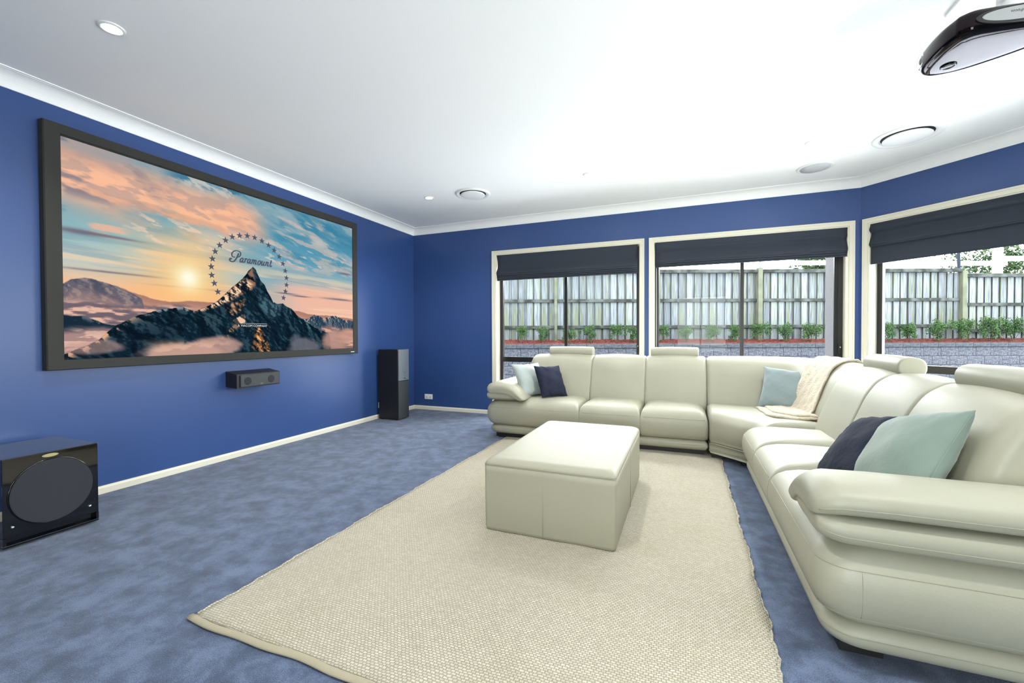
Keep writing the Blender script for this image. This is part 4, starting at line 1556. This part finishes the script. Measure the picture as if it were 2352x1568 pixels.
def make_screen():
    g = empty('projection_screen', (XL, (PY0 + PY1) / 2, PZ0), 'wide black framed projection screen showing a mountain peak at sunset', 'screen')
    w_, h_ = 900, 496
    img = paint(w_, h_)
    linimg = np.where(img <= .04045, img / 12.92, ((img + .055) / 1.055) ** 2.4)
    Y, Z = np.meshgrid(np.linspace(PY0, PY1, w_), np.linspace(PZ0, PZ1, h_))
    co = np.stack([np.full_like(Y, PX), Y, Z], -1).reshape(-1, 3)
    idx = np.arange(w_ * h_).reshape(h_, w_)
    quads = np.stack([idx[:-1, :-1], idx[:-1, 1:], idx[1:, 1:], idx[1:, :-1]], -1).reshape(-1, 4)
    me = bpy.data.meshes.new('screen_surface')
    me.vertices.add(len(co))
    me.vertices.foreach_set('co', co.ravel())
    me.loops.add(quads.size)
    me.loops.foreach_set('vertex_index', quads.ravel().astype(np.int32))
    me.polygons.add(len(quads))
    me.polygons.foreach_set('loop_start', (np.arange(len(quads)) * 4).astype(np.int32))
    me.update(calc_edges=True)
    ca = me.color_attributes.new('picture', 'FLOAT_COLOR', 'POINT')
    rgba = np.concatenate([linimg.reshape(-1, 3), np.ones((w_ * h_, 1))], 1)
    ca.data.foreach_set('color', rgba.ravel())
    m = bpy.data.materials.new('projected_picture')
    m.use_nodes = True
    nt = m.node_tree
    nt.nodes.clear()
    at = nt.nodes.new('ShaderNodeAttribute')
    at.attribute_name = 'picture'
    em = nt.nodes.new('ShaderNodeEmission')
    em.inputs[1].default_value = SCREEN_E
    nt.links.new(at.outputs['Color'], em.inputs[0])
    out = nt.nodes.new('ShaderNodeOutputMaterial')
    nt.links.new(em.outputs[0], out.inputs[0])
    link('screen_surface', me, m, g)
    box('backing', XL + .001, PX - .001, PY0 - .02, PY1 + .02, PZ0 - .02, PZ1 + .02, M['dark'], g)
    # bevelled velvet frame, four mitred sides
    oy0, oy1, oz0, oz1 = 1.415, 4.205, .888, 2.482
    prof = [(0, XL), (0, XL + .055), (.006, XL + .062), (.058, XL + .062), (.082, PX + .006), (.086, PX - .004), (.086, XL)]

    def corner(cy, cz, dy, dz):
        return [(x, cy + dy * t * (PY0 - oy0) / .086, cz + dz * t * (PZ0 - oz0) / .086) for t, x in prof]
    cs = [corner(oy0, oz0, 1, 1), corner(oy1, oz0, -1, 1), corner(oy1, oz1, -1, -1), corner(oy0, oz1, 1, -1)]
    for i in range(4):
        loft('frame_side', [cs[i], cs[(i + 1) % 4]], M['felt'], g, smooth=False)
    box('maker_badge', XL + .062, XL + .064, 4.075, 4.135, .908, .915, M['white_plastic'], g)
    # stars and lettering lie on the picture
    star_m = emit_mat('slate_print', (84, 90, 106), SCREEN_E)
    white_m = emit_mat('white_print', (246, 246, 242), SCREEN_E)
    st = [(.379, .368), (.368, .417), (.360, .463), (.359, .513), (.363, .560), (.372, .606), (.387, .648), (.407, .685), (.430, .714), (.456, .732), (.484, .741),
          (.512, .741), (.540, .729), (.567, .711), (.590, .684), (.611, .648), (.627, .604), (.637, .557), (.642, .509), (.642, .460), (.637, .414), (.628, .368)]
    for i, (a, b) in enumerate(st):
        y, z = PY0 + a * PW, PZ0 + b * PH
        R = .031
        rot = math.radians(18) * math.cos(math.pi * i / 21)
        pts = []
        for k in range(10):
            r_ = R if k % 2 == 0 else R * .40
            an = math.pi / 2 + k * math.pi / 5 + rot * .4
            pts.append((PX + .0022, y + r_ * math.cos(an), z + r_ * math.sin(an)))
        k_ = len(pts)
        bm = bmesh.new()
        bv = [bm.verts.new(q) for q in pts]
        bb = [bm.verts.new((PX + .0006, q[1], q[2])) for q in pts]
        bm.faces.new(bv)
        for q in range(k_):
            bm.faces.new([bv[q], bv[(q + 1) % k_], bb[(q + 1) % k_], bb[q]])
        from_bm('star', bm, star_m, g)

    # script lettering drawn as swelling strokes (u right, v up, in x-heights)
    def stroke(bm, pts, wd, thin=.45):
        P = crom(pts, 8)
        n_ = len(P)
        L, Rr = [], []
        for i, (a, b) in enumerate(P):
            a0, b0 = P[max(0, i - 1)]
            a1, b1 = P[min(n_ - 1, i + 1)]
            tx, ty = a1 - a0, b1 - b0
            l_ = math.hypot(tx, ty) or 1
            tx, ty = tx / l_, ty / l_
            # pen angle: down strokes are heavy
            wv = wd * (thin + (1 - thin) * min(1, abs(ty * .95 + tx * .1)))
            ends = min(1, (i + 1) / 2.5, (n_ - i) / 2.5)
            wv *= .55 + .45 * ends
            L.append((a - ty * wv / 2, b + tx * wv / 2))
            Rr.append((a + ty * wv / 2, b - tx * wv / 2))
        vl = [bm.verts.new(word(*q)) for q in L]
        vr = [bm.verts.new(word(*q)) for q in Rr]
        for i in range(n_ - 1):
            bm.faces.new([vl[i], vr[i], vr[i + 1], vl[i + 1]])
    XH = .040
    oy, oz = PY0 + .4545 * PW, PZ0 + .5665 * PH
    SL = .22

    def word(u, v):
        # baseline arches gently upwards in the middle
        yy = u * XH
        return (PX + .0024, oy + yy + SL * v * XH, oz + v * XH + .0010 * u - .00006 * u * u)
    G = {
        'a': (.95, [[(.66, .86), (.42, 1.0), (.12, .72), (.06, .30), (.22, .02), (.46, .18), (.66, .62)], [(.72, 1.0), (.64, .5), (.62, .16), (.78, .02), (.96, .2)]]),
        'r': (.74, [[(.10, .86), (.20, .98), (.22, .6), (.16, .0)], [(.20, .55), (.34, .86), (.54, 1.0), (.66, .84)]]),
        'm': (1.52, [[(.08, .86), (.18, .98), (.20, .6), (.14, 0)], [(.18, .5), (.36, .9), (.58, .98), (.66, .7), (.60, 0)], [(.64, .5), (.84, .9), (1.06, .98), (1.14, .7), (1.08, .16), (1.22, .02), (1.42, .18)]]),
        'o': (.86, [[(.46, 1.0), (.18, .82), (.08, .38), (.28, .02), (.56, .14), (.72, .58), (.60, .94), (.42, 1.0)]]),
        'u': (1.06, [[(.08, .9), (.20, .98), (.16, .5), (.16, .14), (.34, .0), (.56, .22), (.70, .6)], [(.76, 1.0), (.70, .5), (.68, .16), (.84, .02), (1.0, .2)]]),
        'n': (1.06, [[(.08, .86), (.18, .98), (.20, .6), (.14, 0)], [(.18, .5), (.38, .9), (.62, .98), (.70, .7), (.64, .16), (.80, .02), (.98, .2)]]),
        't': (.72, [[(.32, 1.62), (.26, .9), (.20, .22), (.36, 0), (.60, .16), (.70, .34)], [(.02, 1.0), (.34, 1.02), (.64, 1.0)]]),
    }
    bm = bmesh.new()
    # the swash capital
    stroke(bm, [(-.62, 1.98), (-.74, 1.30), (-.98, .55), (-1.30, .02), (-1.78, -.14), (-2.22, .06), (-2.34, .44), (-2.10, .58), (-1.96, .36)], .40, .55)
    stroke(bm, [(-1.28, 1.06), (-1.50, .92), (-1.86, 1.06), (-2.14, 1.52), (-1.98, 2.08), (-1.46, 2.44), (-.84, 2.46), (-.26, 2.18), (-.12, 1.62), (-.38, 1.18), (-.78, 1.02)], .34, .55)
    u = 0.0
    for ch in 'aramount':
        adv, strokes = G[ch]
        for s_ in strokes:
            stroke(bm, [(u + a, b) for a, b in s_], .35, .5)
        u += adv * 1.04
    bmesh.ops.recalc_face_normals(bm, faces=bm.faces)
    from_bm('script_lettering', bm, star_m, g)
    fc = bpy.data.curves.new('line', 'FONT')
    fc.body = 'A VIACOM COMPANY'
    fc.size = .034
    fc.space_character = 1.05
    to = bpy.data.objects.new('line', fc)
    COL.objects.link(to)
    dg = bpy.context.evaluated_depsgraph_get()
    tm = bpy.data.meshes.new_from_object(to.evaluated_get(dg))
    bpy.data.objects.remove(to)
    xs = [v.co.x for v in tm.vertices]
    sc_ = .112 * PW / (max(xs) - min(xs))
    for v in tm.vertices:
        v.co = Vector((PX + .0026, PY0 + .445 * PW + v.co.x * sc_, PZ0 + .163 * PH + v.co.y * sc_))
    tm.materials.clear()
    link('caption_lettering', tm, white_m, g)
    box('caption_line', PX + .0010, PX + .0026, PY0 + .456 * PW, PY0 + .556 * PW, PZ0 + .183 * PH, PZ0 + .1845 * PH, white_m, g)
    return g


make_screen()


def oval_plate(name, cx, cz, rx, rz, x0, x1, m, parent, seg=56, ax='x'):
    rings = []
    for x, f in ((x0, 1.0), (x1 - .001 * (1 if x1 > x0 else -1), 1.0), (x1, .97)):
        ring = []
        for k in range(seg):
            a = 2 * math.pi * k / seg
            c, s = cx + rx * f * math.cos(a), cz + rz * f * math.sin(a)
            ring.append((x, c, s) if ax == 'x' else (c, x, s))
        rings.append(ring)
    return loft(name, rings, m, parent, smooth=False)


# ------------------------------------------------------------------ subwoofer
def make_sub():
    x0, x1, y0, y1, z0, z1 = -3.72, -3.24, 1.046, 1.434, .012, .474
    g = empty('subwoofer', ((x0 + x1) / 2, (y0 + y1) / 2, 0), 'gloss black subwoofer with round cloth grille on the carpet', 'speaker')
    bm = bmesh.new()
    bm_box(bm, x0, x1, y0, y1, z0 + .052, z1, bev=.003)
    from_bm('cabinet', bm, M['gloss_black'], g)
    # foot of the front with a slot port
    box('cabinet_base', x0, x1 - .03, y0, y1, z0, z0 + .052, M['gloss_black'], g)
    box('port_lip', x1 - .03, x1, y0, y1, z0, z0 + .012, M['gloss_black'], g, bev=.002)
    for a in (y0, y1 - .012):
        box('port_cheek', x1 - .03, x1, a, a + .012, z0 + .012, z0 + .052, M['gloss_black'], g)
    oval_plate('grille', (y0 + y1) / 2 - .004, .262, .168, .170, x1, x1 + .012, M['cloth_black'], g, 64)
    # ring round the grille
    tube('grille_ring', [(x1 + .002, (y0 + y1) / 2 - .004 + .171 * math.cos(a), .262 + .173 * math.sin(a)) for a in [2 * math.pi * k / 64 for k in range(64)]], .003, M['gloss_black'], g, closed=True)
    b = oval_plate('badge', 1.228, .4545, .034, .010, x1, x1 + .004, M['chrome'], g, 32)
    f = oval_plate('badge_face', 1.228, .4545, .028, .007, x1 + .004, x1 + .005, M['brass'], None, 32)
    f.parent = b
    f.matrix_parent_inverse = b.matrix_world.inverted()
    for y, z in ((1.080, .115), (1.392, .112)):
        disc_rings('grille_stud', y, z, [(.007, x1), (.007, x1 + .006), (.004, x1 + .009)], M['chrome'], g, 16, 'x')
    for y in (y0 + .04, y1 - .04):
        for x in (x0 + .05, x1 - .08):
            disc_rings('foot', x, y, [(.015, 0), (.015, .013)], M['plinth'], g, 16)
    return g


make_sub()


# ------------------------------------------------------------------ tower and centre speakers
def make_tower():
    x0, x1, y0, y1, z1 = -3.765, -3.448, 4.600, 4.826, .922
    g = empty('tower_speaker', ((x0 + x1) / 2, (y0 + y1) / 2, 0), 'tall black floor standing speaker with grey upper grille in the corner', 'speaker')
    box('cabinet', x0, x1 - .012, y0, y1, .012, z1, M['ash_black'], g, bev=.003)
    box('lower_front', x1 - .012, x1, y0 + .002, y1 - .002, .014, .508, M['grille_dark'], g, bev=.004)
    gr = box('upper_grille', x1 - .012, x1 + .004, y0 + .002, y1 - .002, .512, z1 - .002, M['mesh_grey'], g, bev=.006, seg=3)
    disc_rings('driver', (y0 + y1) / 2 + .02, .66, [(.055, x1 + .003), (.05, x1 + .006), (.02, x1 + .0045)], M['mesh_grey'], g, 32, 'x')
    box('badge', x1 + .004, x1 + .006, y0 + .115, y0 + .14, .535, .547, M['chrome'], g)
    box('top_trim', x1 - .02, x1 + .003, y0, y1, z1 - .014, z1 + .001, M['mesh_grey'], g, bev=.003)
    for y in (y0 + .03, y1 - .03):
        for x in (x0 + .04, x1 - .05):
            disc_rings('foot', x, y, [(.014, 0), (.014, .013)], M['plinth'], g, 12)
    return g


make_tower()


def make_centre():
    y0, y1 = 2.592, 3.022
    g = empty('centre_speaker', (XL, (y0 + y1) / 2, .64), 'black horizontal wall speaker mounted below the screen', 'speaker')
    xf = -3.664
    P = [(XL + .001, .649), (xf - .006, .640), (xf, .646), (xf, .758), (xf - .006, .764), (XL + .001, .789)]
    P = [(XL + .001, .650), (xf, .640), (xf, .764), (XL + .001, .788)]
    loft('cabinet', [[(x, y, z) for x, z in P] for y in (y0, y1)], M['ash_black'], g, smooth=False)
    bm = bmesh.new()
    bm_box(bm, xf, xf + .012, y0 + .028, y1 - .012, .648, .757, bev=.005)
    from_bm('grille', bm, M['grille_dark'], g)
    for y in (y0 + .095, y1 - .10):
        disc_rings('driver', y, .700, [(.036, xf + .011), (.034, xf + .0135), (.024, xf + .0125), (.014, xf + .0135), (.004, xf + .014)], M['cloth_black'], g, 28, 'x')
    box('badge', xf + .012, xf + .0145, 2.808, 2.834, .664, .672, M['chrome'], g)
    box('badge_line', xf + .012, xf + .0135, 2.806, 2.83, .656, .658, M['mesh_grey'], g)
    return g


make_centre()


# ------------------------------------------------------------------ power outlets
def outlet(fr, s0, s1, z0, z1, label):
    g = empty('power_outlet', fr((s0 + s1) / 2, 0, z0), label, 'outlet')
    bm = bmesh.new()
    bm_box(bm, s0, s1, 0, .009, z0, z1, fr, bev=.003)
    from_bm('plate', bm, M['white_plastic'], g)
    w_, h_ = s1 - s0, z1 - z0
    for k in (.28, .72):
        box('socket', s0 + w_ * k - .016, s0 + w_ * k + .016, .009, .0105, z0 + h_ * .18, z0 + h_ * .58, M['grey_plastic'], g, fr)
        box('switch', s0 + w_ * k - .006, s0 + w_ * k + .006, .009, .013, z0 + h_ * .68, z0 + h_ * .88, M['white_plastic'], g, fr)
    return g


outlet(FR_BACK, -3.622 - XL, -3.487 - XL, .155, .230, 'white double power outlet low on the back blue wall')
outlet(FR_LEFT, 4.642 - YR, 4.760 - YR, .138, .214, 'white power outlet on the wall partly hidden behind the tower speaker')


# ------------------------------------------------------------------ ceiling fittings
lens_m = emit_mat('downlight_lens', (240, 255, 250), 60.0)


def downlight(x, y, label, power):
    g = empty('downlight', (x, y, ZC), label, 'downlight', 'ceiling downlights')
    disc_rings('trim_ring', x, y, [(.056, ZC), (.056, ZC - .004), (.050, ZC - .007), (.040, ZC - .007), (.036, ZC - .001), (.036, ZC + .0)], M['white_plastic'], g, 40, cap=False)
    disc_rings('lens', x, y, [(.037, ZC - .0012), (.037, ZC - .0032), (.02, ZC - .0036)], lens_m, g, 32)
    l = bpy.data.lights.new('lamp', 'SPOT')
    l.energy = power
    l.spot_size = math.radians(140)
    l.spot_blend = 1.0
    l.shadow_soft_size = .045
    l.color = (1.0, .99, .95)
    o = bpy.data.objects.new('lamp', l)
    COL.objects.link(o)
    o.parent = g
    o.location = (0, 0, -.05)
    return g


for i, (x, y) in enumerate(((-2.757, 4.275), (-.895, 4.270), (.983, 4.278), (-2.755, 1.307), (-.895, 1.307), (.983, 1.307))):
    lab = ['lit round downlight in the ceiling near the blue wall corner, beside the air vent', 'lit round downlight in the ceiling above the window sofa',
           'lit round downlight near the ceiling speaker in the bay', 'lit round downlight in the ceiling near the screen, above the subwoofer', 'lit round downlight in the ceiling above the near edge of the rug', 'lit round downlight in the ceiling above the sofa arm with the sage cushion'][i]
    downlight(x, y, lab, LAMP_W)


def air_vent(x, y, r, label):
    g = empty('air_vent', (x, y, ZC), label, 'air vent', 'round ceiling air vents')
    disc_rings('outer_ring', x, y, [(r, ZC), (r, ZC - .006), (r * .965, ZC - .013), (r * .86, ZC - .016), (r * .79, ZC - .008), (r * .74, ZC + .0)], M['white_plastic'], g, 64, cap=False)
    disc_rings('throat', x, y, [(r * .755, ZC - .0006), (r * .755, ZC - .0012)], M['dark'], g, 64)
    disc_rings('disc', x, y, [(r * .66, ZC - .008), (r * .70, ZC - .016), (r * .695, ZC - .021), (r * .66, ZC - .024), (r * .3, ZC - .026)], M['white_plastic'], g, 64)
    return g


air_vent(-2.225, 4.345, .196, 'round white ceiling air vent near the downlight and screen wall')
air_vent(1.655, 4.425, .222, 'larger round white ceiling air vent in front of the bay window')
g = empty('ceiling_speaker', (1.150, 4.93, ZC), 'flush round ceiling speaker with grey mesh above the windows', 'speaker')
disc_rings('bezel', 1.150, 4.93, [(.150, ZC), (.150, ZC - .004), (.140, ZC - .007), (.124, ZC - .007)], M['white_plastic'], g, 56)
disc_rings('mesh', 1.150, 4.93, [(.122, ZC - .0075), (.122, ZC - .0085), (.06, ZC - .0095)], M['grey_plastic'], g, 56)


# ------------------------------------------------------------------ projector
def make_projector():
    g = empty('projector', (1.30, 2.65, 2.40), 'glossy black projector hung upside down from the ceiling', 'projector')
    cx, cy = 1.27, 2.65
    # plan: blunt front with the lens at its far end, both sides drawing in to the back
    OUT = crom([(1.105, 2.495), (1.082, 2.58), (1.074, 2.68), (1.084, 2.775), (1.135, 2.828), (1.25, 2.822), (1.37, 2.765), (1.47, 2.70), (1.545, 2.645), (1.568, 2.590),
                (1.53, 2.545), (1.43, 2.510), (1.32, 2.490), (1.21, 2.475), (1.145, 2.472), (1.105, 2.495)], 6)[:-1]

    def plan(f, z):
        return [(cx + (x - cx) * f, cy + (y - cy) * f, z) for x, y in OUT]
    secs = [(.55, 2.3945), (.80, 2.3955), (.90, 2.398), (.955, 2.404), (.985, 2.414), (1.0, 2.432), (1.0, 2.455), (.99, 2.474), (.965, 2.488), (.90, 2.498), (.7, 2.503)]
    loft('body', [plan(f, z) for f, z in secs], M['proj_black'], g)
    # silver oval side panel with dark surround
    PA, PD = Vector((1.1385, 2.4660, 0)), Vector((.30, .036, 0)).normalized()
    PN = Vector((PD.y, -PD.x, 0))

    def side(name, c_, cz_, rx, rz, o0, o1, m_):
        rings = []
        for o_, f in ((o0, 1.0), (o1 - .001, 1.0), (o1, .97)):
            ring = []
            for k in range(56):
                a_ = 2 * math.pi * k / 56
                q_ = PA + PD * (c_ + rx * f * math.copysign(abs(math.cos(a_)) ** .8, math.cos(a_))) + PN * o_
                ring.append((q_.x, q_.y, cz_ + rz * f * math.sin(a_)))
            rings.append(ring)
        return loft(name, rings, m_, g, smooth=False)
    side('panel_surround', .190, 2.446, .178, .036, -.03, .004, M['plinth'])
    side('side_panel', .192, 2.447, .160, .028, .002, .006, M['proj_side'])
    fc = bpy.data.curves.new('t', 'FONT')
    fc.body = 'InFocus'
    fc.size = .022
    to = bpy.data.objects.new('t', fc)
    COL.objects.link(to)
    dg = bpy.context.evaluated_depsgraph_get()
    tm = bpy.data.meshes.new_from_object(to.evaluated_get(dg))
    bpy.data.objects.remove(to)
    xs = [v.co.x for v in tm.vertices]
    sc_ = .050 / (max(xs) - min(xs))
    for v in tm.vertices:
        q_ = PA + PD * (.178 - v.co.x * sc_) + PN * .0066
        v.co = Vector((q_.x, q_.y, 2.458 - v.co.y * sc_))
    tm.materials.clear()
    link('lettering', tm, M['plinth'], g)
    # lens in the nose
    lx = 1.080
    disc_rings('lens_ring', 2.752, 2.452, [(.040, lx + .05), (.040, lx + .000), (.034, lx - .005), (.022, lx - .002)], M['chrome'], g, 36, 'x')
    disc_rings('lens', 2.752, 2.452, [(.022, lx + .001), (.012, lx - .004), (.004, lx - .006)], M['gloss_black'], g, 28, 'x')
    # focus dial under the lens
    disc_rings('focus_dial', 1.175, 2.730, [(.030, 2.397), (.030, 2.391), (.026, 2.388), (.022, 2.390)], M['proj_black'], g, 36)
    # ceiling mount
    box('ceiling_plate', 1.205, 1.53, 2.50, 2.845, ZC - .014, ZC + .0, M['white_plastic'], g, bev=.006)
    disc_rings('mount_pole', 1.36, 2.66, [(.034, 2.498), (.034, ZC - .012)], M['white_plastic'], g, 28)
    disc_rings('mount_collar', 1.36, 2.66, [(.045, 2.60), (.047, 2.607), (.047, 2.625), (.045, 2.632)], M['white_plastic'], g, 28)
    box('mount_arm', 1.27, 1.45, 2.63, 2.69, 2.496, 2.512, M['white_plastic'], g, bev=.004)
    return g


make_projector()
